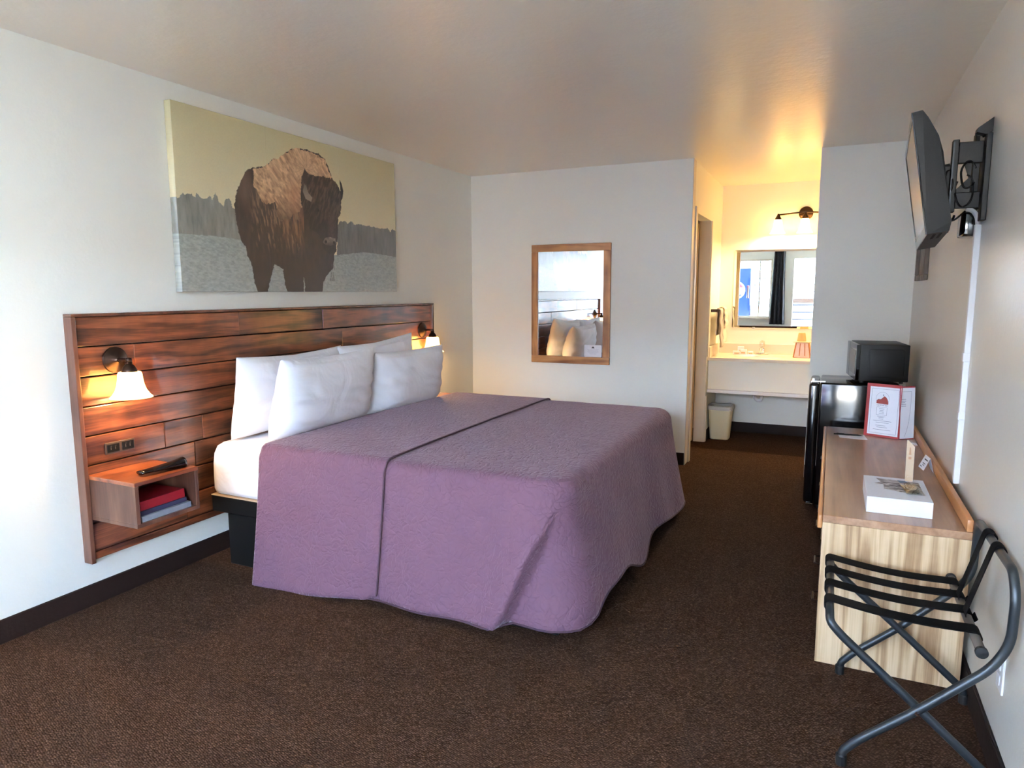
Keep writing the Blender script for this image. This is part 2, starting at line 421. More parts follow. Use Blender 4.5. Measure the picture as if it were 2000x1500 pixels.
def tree_copy(root, delta, rotz=0):
    r = root.copy(); C.objects.link(r)
    r.location = root.location+Vector(delta); r.rotation_euler.z += rotz
    for ch in root.children:
        c = ch.copy(); C.objects.link(c); c.parent = r; c.matrix_parent_inverse = ch.matrix_parent_inverse.copy()
        for g in ch.children:
            d = g.copy(); C.objects.link(d); d.parent = c; d.matrix_parent_inverse = g.matrix_parent_inverse.copy()
    return r

# ------------------------------------------------------------------ room shell
g = G(); g.box(-.1, W+.1, YF-.1, YA+.1, -.1, 0); struct(g.build('floor', 'carpet'), 'brown loop pile carpet', 'carpet')
g = G(); g.box(-.1, W+.1, YF-.1, YA+.1, H, H+.12); struct(g.build('ceiling', 'ceiling'), 'glossy pale textured ceiling', 'ceiling')
g = G(); g.box(-.1, 0, YF-.1, YA+.1, 0, H); struct(g.build('wall_left', 'wall'), 'off white wall behind the headboard', 'wall')
g = G(); g.box(W, W+.1, YF-.1, YA+.1, 0, H); struct(g.build('wall_right', 'wall_gloss'), 'glossy beige wall behind the television', 'wall')
g = G(); g.box(0, O1, 0, .1, 0, H); struct(g.build('wall_back', 'wall'), 'white back wall with the wood framed mirror', 'wall')
g = G(); g.box(O2, W, 0, .1, 0, H); struct(g.build('wall_back', 'wall'), 'white wall section behind the fridge', 'wall')
# alcove left wall with doorway
g = G()
g.box(O1-.1, O1, .1, .17, 0, H).box(O1-.1, O1, .95, YA, 0, H).box(O1-.1, O1, .17, .95, 2.05, H)
struct(g.build('wall_alcove_left', 'wall'), 'vanity alcove side wall with doorway', 'wall')
g = G(); g.box(0, W, YA, YA+.1, 0, H); struct(g.build('wall_alcove_back', 'wall'), 'vanity alcove back wall under the lamps', 'wall')
# front wall with window and door openings
WX0, WX1, WZ0, WZ1 = .22, 1.81, .85, 2.09
DX0, DX1, DZ1 = 2.235, 3.2, 2.09
g = G()
g.box(0, WX0, YF-.1, YF, 0, H).box(WX0, WX1, YF-.1, YF, 0, WZ0).box(WX0, WX1, YF-.1, YF, WZ1, H)
g.box(WX1, DX0, YF-.1, YF, 0, H).box(DX0, DX1, YF-.1, YF, DZ1, H).box(DX1, W, YF-.1, YF, 0, H)
struct(g.build('wall_front', 'wall'), 'front wall with window and entrance', 'wall')
# window
g = G()
t = .035
g.box(WX0, WX1, YF-.08, YF-.02, WZ0, WZ0+t).box(WX0, WX1, YF-.08, YF-.02, WZ1-t, WZ1).box(WX0, WX0+t, YF-.08, YF-.02, WZ0+t, WZ1-t).box(1.55, 1.575, YF-.049, YF-.03, WZ0+t, WZ1-t).box(WX1-t, WX1, YF-.08, YF-.02, WZ0+t, WZ1-t)
wf = struct(g.build('window_1', 'trim'), 'front window frame', 'window')
g = G(); g.box(WX0+t, WX1-t, YF-.055, YF-.05, WZ0+t, WZ1-t); g.build('pane', 'glass', wf)
g = G(); g.box(WX0-.03, WX1+.03, YF, YF+.05, WZ0-.03, WZ0); g.build('sill', 'trim', wf)
# bathroom door, opened inwards, lying against far jamb
g = G(); g.box(O1-.78, O1-.105, .905, .945, .01, 2.03, .003, 1)
dr = struct(g.build('door_1', 'door'), 'tan bathroom door standing open', 'door')
# bathroom doorway casing
g = G()
g.box(O1, O1+.018, .105, .165, 0, 2.09, .004, 2).box(O1, O1+.012, .955, 1.0, 0, .44, .003, 2).box(O1, O1+.012, .955, .985, .81, 2.05, .003, 2)
struct(g.build('trim_1', 'trim'), 'cream casing of the bathroom doorway', 'trim')
g = G(); g.box(O1-.1, O1, .17, .182, 0, 2.05).box(O1-.1, O1, .946, .95, 0, 2.05)
struct(g.build('trim_2', 'trim'), 'cream door jamb lining', 'trim')
# baseboards
bh, bt = .1, .012
def bb(name, *a):
    g = G(); g.box(*a, .003, 1); struct(g.build(name, 'base'), 'dark brown vinyl baseboard', 'baseboard')
bb('baseboard_left', 0, bt, YF+.001, -.002, 0, bh)
bb('baseboard_back', bt+.001, O1-.002, -bt, 0, 0, bh)
bb('baseboard_right', W-bt, W, YF+.001, -.002, 0, bh)
bb('baseboard_back_right', O2+.001, W-bt-.001, -bt, 0, 0, bh)
bb('baseboard_alcove_back', O1+.001, W, YA-bt, YA, 0, bh)
bb('baseboard_alcove_side', O1, O1+bt, 1.002, YA-bt-.001, 0, bh)
g = G(); g.box(O1, O1+.006, .0, .1, 0, H, .002, 1); struct(g.build('trim_3', 'trim'), 'corner bead of the alcove opening', 'trim')

# ------------------------------------------------------------------ headboard
HY0, HY1, HZ0, HZ1 = -3.716, -.764, .208, 1.3256
hb = thing('headboard', (0, -2.24, HZ0), 'long wall-mounted headboard of glossy stained pine boards in a dark frame', 'headboard')
g = G()
pitch = .1325; z = HZ1-.015; rows = 0
while z > HZ0+.02:
    z0 = max(HZ0+.01, z-pitch+.005)
    rnd = random.Random(rows*7+3)
    cuts = [HY0+.02]+sorted(rnd.uniform(HY0+.4, HY1-.3) for _ in range(2))+[HY1-.02]
    if rows == 1: cuts = [HY0+.02, -3.42, -1.9, HY1-.02]
    if rows == 5: cuts = [HY0+.02, -3.12, -1.7, HY1-.02]
    for a, b_ in zip(cuts, cuts[1:]):
        g.box(.012, .034+rnd.uniform(-.0015, .0015), a+.0006, b_-.0006, z0, z, .0035, 2, pl=(rnd.random(), rnd.random(), rnd.random(), 1))
    z -= pitch; rows += 1
g.build('pine_boards', 'headwood', hb)
g = G(); g.box(0, .011, HY0+.02, HY1-.02, HZ0+.012, HZ1-.012); g.build('backing_panel', 'blackmatte', hb)
for nm, a in (('side_frame', (0, .054, HY0, HY0+.02, HZ0, HZ1-.0125)), ('side_frame', (0, .054, HY1-.02, HY1, HZ0, HZ1-.0125)), ('top_frame', (0, .056, HY0, HY1, HZ1-.012, HZ1)),
              ):
    g = G(); g.box(*a, .0025, 2); g.build(nm, 'framewood', hb)

# ------------------------------------------------------------------ nightstands
def nightstand(y0, y1, x1, label):
    x0, z0, z1, p = .036, .41, .612, .018
    t = thing('floating_nightstand', ((x0+x1)/2, (y0+y1)/2, z0), label, 'nightstand')
    g = G(); g.box(x0, x1, y0, y1, z1-p, z1, .002, 2, pl=(.3, .8, .2, 1)); g.build('top_board', 'standwood', t)
    g = G(); g.box(x0, x1, y0, y1, z0, z0+p, .002, 2); g.build('bottom_board', 'standside', t)
    g = G(); g.box(x0, x1, y0, y0+p, z0+p, z1-p, .001, 1); g.build('side_board', 'standside', t)
    g = G(); g.box(x0, x1, y1-p, y1, z0+p, z1-p, .001, 1); g.build('side_board', 'standside', t)
    return t
nightstand(-3.695, -3.372, .348, 'open box nightstand holding books, fixed to the headboard beside the bed')
nightstand(-1.13, -.86, .30, 'mostly hidden nightstand past the far side of the bed, only a dark corner showing')
# books in the near nightstand (spines face +x)
def book(x0, x1, y0, y1, z0, z1, cover, label, kind, rot=0.):
    cy = (y0+y1)/2; cx = (x0+x1)/2
    t = thing(kind, (cx, cy, z0), label, 'book' if kind == 'book' else 'magazine')
    R = Matrix.Translation((cx, cy, 0)) @ Matrix.Rotation(rot, 4, 'Z') @ Matrix.Translation((-cx, -cy, 0))
    c = .003
    g = G(); g.box(x0, x1, y0, y1, z0, z0+c, mat=R).box(x0, x1, y0, y1, z1-c, z1, mat=R).box(x1-c, x1, y0, y1, z0+c, z1-c, mat=R)
    g.build('cover', cover, t)
    g = G(); g.box(x0+.004, x1-c, y0+.003, y1-.003, z0+c, z1-c, mat=R); g.build('pages', 'paper', t)
    return t
b0 = .428
book(.11, .335, -3.665, -3.41, b0, b0+.024, 'greymag', 'grey magazine at the bottom of the nightstand pile', 'magazine', .02)
book(.10, .32, -3.665, -3.42, b0+.0245, b0+.045, 'navy', 'navy booklet between the grey magazine and the red book', 'magazine', .05)
book(.12, .315, -3.66, -3.425, b0+.0455, b0+.086, 'redbook', 'thick burgundy book on top of the nightstand pile', 'book', .04)
# remote on near nightstand
g = G()
R = Matrix.Translation((.272, -3.50, .613)) @ Matrix.Rotation(math.radians(-6), 4, 'Z')
g.grid(lambda u, v: R @ Vector((
    (.024+.008*v)*math.cos(2*PI*u), (v-.5)*.21, max(0, .013+(.009+.017*v*v)*math.sin(2*PI*u)+.004*v))), 24, 16, closeu=True)
rv = g.b.verts; rv.ensure_lookup_table()
g.b.faces.new([rv[i*16] for i in range(24)]); g.b.faces.new([rv[i*16+15] for i in range(24)][::-1])
ro = g.build('remote_control', 'gloss', None, smooth=True); tag(ro, 'black handset-like remote lying on the near nightstand top', 'remote')

# outlet on headboard
po = thing('power_outlet', (.036, -3.528, .71), 'dark double power outlet set in the headboard above the nightstand', 'power outlet')
g = G(); g.box(.0345, .041, -3.602, -3.456, .684, .738, .003, 2); g.build('cover_plate', 'dkbrown', po)
for cy in (-3.565, -3.493):
    g = G(); g.box(.0412, .0435, cy-.03, cy+.03, .692, .73, .002, 1); s_ = g.build('socket', 'black', po)
    g = G()
    for dy in (-.014, .008): g.box(.0436, .0442, cy+dy, cy+dy+.003, .704, .716).box(.0436, .0442, cy+dy, cy+dy+.006, .72, .722)
    g.build('slots', 'rod', s_)

# ------------------------------------------------------------------ sconces
def sconce(y, label):
    x0, zc = .0362, 1.113
    t = thing('wall_sconce', (x0, y, zc), label, 'wall lamp', 'bronze sconces on the headboard')
    g = G()
    g.lathe([(0, .032), (.012, .032), (.016, .026), (.026, .022), (.03, .018), (.046, .014), (.05, .010), (.058, .007), (.06, 0), (0, 0)], 40,
            basis((x0, y, zc), Vector((0, 1, 0)), Vector((0, 0, 1)), Vector((1, 0, 0))))
    g.build('back_plate', 'bronze', t, auto=50)
    ax = .13
    g = G(); g.tube([(x0+.028, y, zc), (x0+.05, y, zc+.004), (ax-.01, y, zc+.004), (ax, y, zc-.004), (ax, y, zc-.02)], .0085, 14, round_=.012)
    g.lathe([(0, .012), (.012, .01), (.014, 0), (.012, -.01), (0, -.012)], 20, Matrix.Translation((ax, y, zc+.002)))
    g.build('arm', 'bronze', t, smooth=True)
    g = G(); g.lathe([(0, 0), (.014, 0), (.016, -.006), (.013, -.01), (.024, -.02), (.03, -.034), (.034, -.048), (.033, -.052), (0, -.052)], 32, Matrix.Translation((ax, y, zc-.006)))
    g.build('socket_cup', 'bronze', t, auto=45)
    g = G()
    g.lathe([(.038, -.05), (.046, -.053), (.05, -.062), (.052, -.085), (.056, -.11), (.064, -.135), (.078, -.157), (.088, -.166), (.089, -.169), (.085, -.168),
             (.075, -.158), (.061, -.135), (.053, -.11), (.049, -.085), (.046, -.064), (.038, -.054)], 48, Matrix.Translation((ax, y, zc)))
    g.build('lamp_shade', 'shade', t, smooth=True)
    g = G(); g.lathe([(0, -.058), (.012, -.06), (.014, -.075), (.024, -.095), (.027, -.11), (.022, -.126), (0, -.134)], 24, Matrix.Translation((ax, y, zc)))
    g.build('bulb', M_bulb, t, smooth=True)
    li = bpy.data.lights.new('sconce_light', 'POINT'); li.energy = SC_POWER; li.color = (1, .62, .28); li.shadow_soft_size = .02
    lo = bpy.data.objects.new('sconce_light', li); C.objects.link(lo); lo.location = (ax, y, zc-.15)
    lo.parent = t; lo.matrix_parent_inverse = base_matrix(t).inverted()
SC_POWER = 5
M_bulb = emat('warm_bulb', (255, 205, 130), 12)
sconce(-3.52, 'lit bronze sconce with bell glass shade above the nightstand of books')
sconce(-.915, 'lit bronze sconce with bell glass shade just past the far pillows')

# ------------------------------------------------------------------ bed
BY0, BY1 = -3.10, -1.17
bed = thing('bed', (1.1, -2.13, 0), 'king bed with white sheets on a black platform base', 'bed')
g = G(); g.box(.19, 2.04, -3.075, -1.2, 0, .279, .004, 1); g.build('platform_base', 'blackbox', bed)
g = G(); g.box(.10, 2.055, -3.092, -1.16, .28, .365, .004, 1); g.build('platform_rail', 'blackbox', bed)
g = G(); g.box(.10, 2.055, -3.094, -1.158, .3655, .3705, .001, 1); g.build('platform_top_edge', 'ply', bed)
def rounded_rect(x0, x1, y0, y1, r, n=8, per=None):
    pts = []
    for cx, cy, a0 in ((x1-r, y1-r, 0), (x0+r, y1-r, 90), (x0+r, y0+r, 180), (x1-r, y0+r, 270)):
        for k in range(n+1):
            a = math.radians(a0+90*k/n); pts.append((cx+r*math.cos(a), cy+r*math.sin(a)))
    return pts
g = G()
prof = [(-.03, .371), (-.004, .378), (.004, .40), (.004, .46), (.003, .53), (-.004, .585), (-.022, .622), (-.05, .64), (-.09, .648), (-.2, .652), (-.4, .655)]
nper = 220
def per_pt(u, off, z):
    x0, x1, y0, y1, r = .09-off, 2.045+off, BY0+.012-off, BY1+off, max(.02, .065+off)
    pts = rounded_rect(x0, x1, y0, y1, r, 8)
    return pts
rings = []
for off, z in prof:
    pts = per_pt(0, off, z)
    # resample evenly
    P = [Vector((p[0], p[1], 0)) for p in pts]; P.append(P[0]); Ls = [0]
    for a, b_ in zip(P, P[1:]): Ls.append(Ls[-1]+(b_-a).length)
    # resample by corner-aligned parameter
    ring = []
    k = 0
    for i in range(len(P)-1):
        nseg = 1 if (P[i+1]-P[i]).length < .2 and (i % 9) != 8 else 14
        for j in range(nseg):
            q = P[i].lerp(P[i+1], j/nseg)
            wz = .004*noise.noise(Vector((q.x*5, q.y*5, z*6)))+.003*noise.noise(Vector((q.x*14, q.y*14, z*3)))
            c_ = Vector((1.1, -2.13, 0)); d = (q-c_).normalized()
            ring.append(g.b.verts.new((q.x+d.x*wz, q.y+d.y*wz, z+wz*.5)))
    rings.append(ring)
nn = len(rings[0])
for a, b_ in zip(rings, rings[1:]):
    for k in range(nn): g.b.faces.new((a[k], a[(k+1) % nn], b_[(k+1) % nn], b_[k]))
g.b.faces.new(rings[-1]); g.b.faces.new(rings[0][::-1])
g.build('sheeted_mattress', 'sheet', bed, smooth=True)

# ------------------------------------------------------------------ bedspread
qs = thing('bedspread', (1.4, -2.13, .66), 'plum quilted bedspread draped over the bed with a seamed upper band', 'bedspread')
QX0, QX1, QY0, QY1, ZT = .50, 2.10, -3.125, -1.145, .668
def smooth(a, b_, x):
    t = max(0, min(1, (x-a)/(b_-a))); return t*t*(3-2*t)
rc = .13
# outline: near side -> near foot corner -> foot -> far foot corner -> far side
def outline(s):
    L1 = QX1-rc-QX0; La = rc*PI/2; L2 = (QY1-QY0)-2*rc
    T = 2*L1+2*La+L2; d = s*T
    if d < L1: return Vector((QX0+d, QY0, 0)), Vector((0, -1, 0)), d, 0
    d -= L1
    if d < La:
        a = d/rc; return Vector((QX1-rc+rc*math.sin(a), QY0+rc-rc*math.cos(a), 0)), Vector((math.sin(a), -math.cos(a), 0)), L1+d, a/(PI/2)
    d -= La
    if d < L2: return Vector((QX1, QY0+rc+d, 0)), Vector((1, 0, 0)), L1+La+d, 1
    d -= L2
    if d < La:
        a = d/rc; return Vector((QX1-rc+rc*math.cos(a), QY1-rc+rc*math.sin(a), 0)), Vector((math.cos(a), math.sin(a), 0)), L1+La+L2+d, 1+a/(PI/2)
    d -= La
    return Vector((QX1-rc-d, QY1, 0)), Vector((0, 1, 0)), L1+2*La+L2+d, 2
TOT = 2*(QX1-rc-QX0)+rc*PI+(QY1-QY0)-2*rc
SC_ = QX1-rc-QX0            # arc start
def hemz(d):
    L1 = SC_; La = rc*PI/2; L2 = (QY1-QY0)-2*rc
    if d < L1+La*.5:
        x = QX0+d
        return .005+.06*smooth(.5, 1.9, x)+.008*math.sin(x*7)
    dd = d-L1-La
    if dd < L2+La:
        y = QY0+rc+dd
        return .07+.085*smooth(-3.12, -2.85, y)*(1-smooth(-2.7, -2.3, y))+.045*smooth(-2.4, -2.0, y)-.05*smooth(-1.9, -1.2, y)+.012*math.sin(y*9)
    return .05
def drape(d, P, Nn, corner, h, extra=0):
    """h: 0 at top edge .. 1 at hem"""
    hz = hemz(d)
    r = .06
    depth = h*(ZT-hz)
    if depth < r:
        a = math.acos(max(-1, min(1, 1-depth/r))); off = -r+r*math.sin(a)
    else: off = 0
    t = max(0., min(1., depth/(ZT-hz)))
    flare = (.08+.02*min(1, corner))*t**1.25
    wob = (.012*math.sin(d*6.1+1)+.008*math.sin(d*13+2))*t
    # diagonal pleat on the near side close to the foot corner
    sf = (1.33+.24*(1-t)**.9)-.0
    wdt = .018+.01*t
    st = smooth(sf-.0, sf+wdt, d)
    rec = smooth(sf+wdt, sf+.30, d)
    lip = .05*math.exp(-((d-sf)/(.14 if d < sf else .012))**2)*smooth(.08, .5, t)
    pleat = (-.036*st*(1-rec)+lip)*smooth(.10, .5, t) + .02*rec*(1-smooth(SC_, SC_+.4, d))*smooth(.3, 1, t)
    off += flare+wob+pleat+extra
    p = P+Nn*off
    p.z = ZT-depth+ (extra if depth < .02 else 0)
    p.z += .002*noise.noise(Vector((p.x*6, p.y*6, 3)))
    return p
g = G()
NS, NHs, NT = 420, 40, 14
Vs = []
for i in range(NS):
    s = i/(NS-1)
    P, Nn, d, cn = outline(s)
    col = []
    cx = min(P.x, 1.2); ctr = Vector((cx, (QY0+QY1)/2, 0))
    edge = drape(d, P, Nn, cn, 0)
    for k in range(NT):
        t = k/NT
        q = ctr.lerp(edge, t); q.z = ZT+.006*(1-t*t)+.003*noise.noise(Vector((q.x*3, q.y*3, 0)))
        col.append(q)
    for k in range(NHs+1):
        hh = (k/NHs)
        hh = hh**1.5 if hh < .999 else 1
        col.append(drape(d, P, Nn, cn, hh))
    Vs.append([g.b.verts.new(c) for c in col])
for a, b_ in zip(Vs, Vs[1:]):
    for k in range(len(a)-1): g.b.faces.new((a[k], a[k+1], b_[k+1], b_[k]))
bmesh.ops.remove_doubles(g.b, verts=g.b.verts, dist=1e-5)
main = g.build('quilted_cover', 'quilt', qs, smooth=True)
sol = main.modifiers.new('s', 'SOLIDIFY'); sol.thickness = .006; sol.offset = -1
# band across the upper third, hanging over both sides
XB0, XB1 = QX0-.004, 1.232
def band(u, v, lift=.010):
    # u along x, v across from near hem over the top to far hem
    x = XB0+(XB1-XB0)*u
    d = max(0, x-QX0)
    hzN = .012+.035*smooth(.5, 1.3, x)-.012
    rnd_ = .05*smooth(.86, 1, u)**2
    hn, ht = .34, .32
    if v < hn or v > hn+ht:
        hN = (1-v/hn) if v < hn else (v-hn-ht)/(1-hn-ht)
        hN = hN**1.4
        near = v < hn
        P = Vector((x, QY0 if near else QY1, 0)); Nn = Vector((0, -1 if near else 1, 0))
        dd = d if near else TOT-d
        p = drape(dd, P, Nn, 0 if near else 2, min(1, hN)*(1.0+.012-rnd_), lift)
        if hN*(ZT) < .03: p.z = max(p.z, ZT-.03)+0
        tt = min(1, hN)
        p.x += .006*tt*(1-u)+(-.02*tt)*u
        return p
    t = (v-hn)/ht
    a = drape(d, Vector((x, QY0, 0)), Vector((0, -1, 0)), 0, 0, lift); b_ = drape(TOT-d, Vector((x, QY1, 0)), Vector((0, 1, 0)), 2, 0, lift)
    q = a.lerp(b_, t); q.z = ZT+lift+.006*(1-(2*t-1)**2)+.002*noise.noise(Vector((q.x*3, q.y*3, 5)))
    return q
g = G(); g.grid(lambda u, v: band(u, v), 60, 150)
bo = g.build('upper_band', 'quilt', qs, smooth=True)
sol = bo.modifiers.new('s', 'SOLIDIFY'); sol.thickness = .006; sol.offset = -1
g = G(); g.tube([band(1, k/120)+Vector((.002, 0, 0)) for k in range(121)], .004, 8); g.build('band_binding', 'piping', qs, smooth=True)  # piping along the band edge, its dark colour standing in for the shadow gap
# hem binding of the main cover
g = G()
pts = []
for i in range(0, NS, 3):
    P, Nn, d, cn = outline(i/(NS-1)); pts.append(drape(d, P, Nn, cn, 1))
g.tube(pts, .0045, 8); g.build('hem_binding', 'piping', qs, smooth=True)

# ------------------------------------------------------------------ pillows
def pillow(x, yc, zb, wy, hz, th, lean, label, seed, yaw=0., roll=0.):
    rn = random.Random(seed); ox, oy = rn.uniform(0, 50), rn.uniform(0, 50)
    g = G()
    Rm = Matrix.Translation((x, yc, zb)) @ Matrix.Rotation(yaw, 4, 'Z') @ Matrix.Rotation(roll, 4, 'X') @ Matrix.Rotation(-lean, 4, 'Y')
    NU, NV = 56, 40
    def side(sg):
        def f(u, v):
            a, b_ = 2*u-1, 2*v-1
            a = math.sin(a*PI/2)*.5+a*.5; b_ = math.sin(b_*PI/2)*.5+b_*.5
            wx = wy/2*(1-.05*(1-b_*b_)*abs(a)**2-.015*b_); 
            hh = hz/2*(1-.05*(1-a*a)*abs(b_)**2)
            bul = max(0, (1-abs(a)**4.2)*(1-abs(b_)**3.6))**.55
            sag = 1-.22*b_
            n1 = noise.noise(Vector((a*2.3+ox, b_*2+oy, sg)))
            # diagonal drawn creases from the seam toward the middle
            cr = math.sin((a*1.1+b_*2.6)*6+n1*5+ox)*.008*max(0, (1-abs(b_)))*smooth(.1, .9, a*a+.3)
            cr += .010*n1*bul
            t = sg*(th/2*bul*sag)+cr*(1 if sg > 0 else .3)*(bul**.5)
            return Rm @ Vector((t, a*wx, hz/2+b_*hh-.012*(1-abs(a))*(1 if b_ > .9 else 0)))
        return f
    g.grid(side(1), NU, NV); g.grid(side(-1), NU, NV)
    bmesh.ops.remove_doubles(g.b, verts=g.b.verts, dist=1e-4)
    o = g.build('pillow', 'pillow', None, smooth=True)
    return tag(o, label, 'pillow')
PZ = .662
pillow(.20, -2.605, PZ-.005, .87, .435, .17, math.radians(-7), 'white pillow against the headboard, on the near half of the bed behind the front one', 1, yaw=.03)
pillow(.205, -1.80, PZ-.005, .84, .455, .17, math.radians(-7), 'white pillow with one raised corner, against the headboard on the far half of the bed', 2, roll=math.radians(3))
pillow(.405, -2.575, PZ-.004, .82, .435, .21, math.radians(-12), 'white front pillow on the half of the bed by the books, overlapping its neighbour', 3, yaw=.03)
pillow(.405, -1.765, PZ-.004, .79, .40, .22, math.radians(-12), 'white front pillow on the half of the bed toward the wall mirror', 4, yaw=-.02)

# ------------------------------------------------------------------ bison canvas
AL, AR, AB, AT, AX = -3.1414, -1.2657, 1.4197, 2.3411, .0437
POLY = {"body":[[-2.696,2.058],[-2.671,2.085],[-2.634,2.1],[-2.602,2.107],[-2.536,2.125],[-2.507,2.146],[-2.472,2.175],[-2.432,2.184],[-2.384,2.222],[-2.323,2.254],[-2.273,2.271],[-2.211,2.278],[-2.148,2.272],[-2.083,2.271],[-2.025,2.246],[-1.993,2.207],[-1.974,2.166],[-1.955,2.133],[-1.914,2.112],[-1.888,2.07],[-1.878,2.044],[-1.881,1.989],[-1.883,1.952],[-1.896,1.923],[-1.919,1.893],[-1.923,1.82],[-1.942,1.745],[-1.945,1.681],[-1.971,1.661],[-1.973,1.615],[-1.984,1.569],[-2.024,1.54],[-2.06,1.512],[-2.084,1.467],[-2.096,1.412],[-2.255,1.413],[-2.254,1.465],[-2.265,1.509],[-2.265,1.413],[-2.406,1.413],[-2.426,1.472],[-2.433,1.548],[-2.462,1.559],[-2.5,1.579],[-2.521,1.529],[-2.547,1.471],[-2.565,1.413],[-2.641,1.414],[-2.661,1.478],[-2.671,1.557],[-2.699,1.611],[-2.715,1.669],[-2.744,1.694],[-2.76,1.754],[-2.774,1.814],[-2.775,1.889],[-2.767,1.905],[-2.758,1.951],[-2.732,2.0],[-2.704,2.042]],"hump":[[-2.629,2.095],[-2.536,2.125],[-2.472,2.175],[-2.384,2.222],[-2.273,2.271],[-2.148,2.272],[-2.025,2.246],[-1.974,2.166],[-1.955,2.131],[-2.038,2.139],[-2.118,2.127],[-2.175,2.144],[-2.207,2.152],[-2.241,2.101],[-2.253,2.015],[-2.252,1.93],[-2.298,1.883],[-2.372,1.851],[-2.444,1.828],[-2.465,1.859],[-2.472,1.923],[-2.529,1.909],[-2.592,1.941],[-2.629,2.014]],"head":[[-2.207,2.152],[-2.17,2.128],[-2.091,2.135],[-2.011,2.136],[-1.942,2.117],[-1.888,2.07],[-1.878,2.044],[-1.889,1.924],[-1.919,1.893],[-1.925,1.783],[-1.953,1.68],[-2.01,1.659],[-2.064,1.684],[-2.075,1.737],[-2.112,1.779],[-2.189,1.808],[-2.235,1.89],[-2.261,1.972],[-2.249,2.066]],"hornl":[[-2.222,2.07],[-2.239,2.025],[-2.215,1.981],[-2.167,1.97],[-2.155,1.997],[-2.189,2.019],[-2.205,2.059]],"hornr":[[-1.888,2.144],[-1.868,2.118],[-1.853,2.074],[-1.864,2.027],[-1.883,2.007],[-1.882,2.062]],"nose":[[-2.075,1.728],[-2.053,1.758],[-2.004,1.768],[-1.951,1.761],[-1.944,1.731],[-2.0,1.713],[-2.049,1.716]],"treel":[[-3.18,1.868],[-3.154,1.898],[-3.139,1.88],[-3.113,1.893],[-3.099,1.908],[-3.075,1.901],[-3.053,1.912],[-3.029,1.889],[-3.015,1.916],[-2.993,1.897],[-2.976,1.885],[-2.943,1.917],[-2.922,1.895],[-2.902,1.93],[-2.88,1.888],[-2.854,1.866],[-2.837,1.901],[-2.812,1.919],[-2.795,1.879],[-2.777,1.866],[-2.736,1.802],[-2.744,1.702],[-2.917,1.71],[-3.193,1.703]],"treer":[[-1.929,1.847],[-1.899,1.872],[-1.854,1.881],[-1.818,1.866],[-1.787,1.882],[-1.75,1.867],[-1.687,1.879],[-1.624,1.868],[-1.542,1.87],[-1.474,1.865],[-1.414,1.865],[-1.364,1.879],[-1.335,1.851],[-1.302,1.871],[-1.244,1.853],[-1.251,1.672],[-1.343,1.676],[-1.5,1.686],[-1.633,1.689],[-1.76,1.679],[-1.94,1.656]],"earth":[[-3.201,1.704],[-2.917,1.71],[-2.744,1.702],[-2.43,1.681],[-1.94,1.656],[-1.76,1.679],[-1.633,1.689],[-1.5,1.686],[-1.251,1.672],[-1.263,1.4],[-3.225,1.408]]}
def vn(x, y, seed):
    xi = np.floor(x).astype(np.int64); yi = np.floor(y).astype(np.int64); xf = x-xi; yf = y-yi
    def hsh(a, b_):
        n = (a*374761393+b_*668265263+seed*974634777) & 0xffffffff
        n = ((n ^ (n >> 13))*1274126177) & 0xffffffff
        return ((n ^ (n >> 16)) & 0xffff)/65535.
    sx = xf*xf*(3-2*xf); sy = yf*yf*(3-2*yf)
    return (hsh(xi, yi)*(1-sx)+hsh(xi+1, yi)*sx)*(1-sy)+(hsh(xi, yi+1)*(1-sx)+hsh(xi+1, yi+1)*sx)*sy
def fbm(x, y, seed, o=4):
    r = 0; a = .5; t = 0
    for k in range(o): r = r+a*vn(x*2**k, y*2**k, seed+k); t += a; a *= .5
    return r/t
def inside(poly, X, Y):
    r = np.zeros(X.shape, bool); n = len(poly)
    for i in range(n):
        x1, y1 = poly[i]; x2, y2 = poly[(i+1) % n]
        if y1 == y2: continue
        c = ((y1 > Y) != (y2 > Y)) & (X < (x2-x1)*(Y-y1)/(y2-y1)+x1); r ^= c
    return r
def soft(poly, X, Y, amp=.006, sc_=60, seed=1):
    dx = (fbm(X*sc_, Y*sc_, seed)-.5)*2*amp; dy = (fbm(X*sc_, Y*sc_, seed+9)-.5)*2*amp
    return inside(poly, X+dx, Y+dy)
NU, NV = 720, 354
ys = np.linspace(AL, AR, NU-2); zs = np.linspace(AB, AT, NV-2)
ysp = np.concatenate([[AL], ys, [AR]]); zsp = np.concatenate([[AB], zs, [AT]])
Y, Z = np.meshgrid(ysp, zsp, indexing='ij')
def L3(c): return np.array(lin(tuple(min(255, q*.97+9) for q in c)))
def mixc(a, b_, t): return a*(1-t[..., None])+b_*t[..., None]
u = (Y-AL)/(AR-AL); v = (Z-AB)/(AT-AB)
col = mixc(L3((228, 214, 176)), L3((198, 188, 144)), np.clip((v-.3)/.7+.25*(fbm(u*3, v*2, 3)-.5), 0, 1)**1.0)
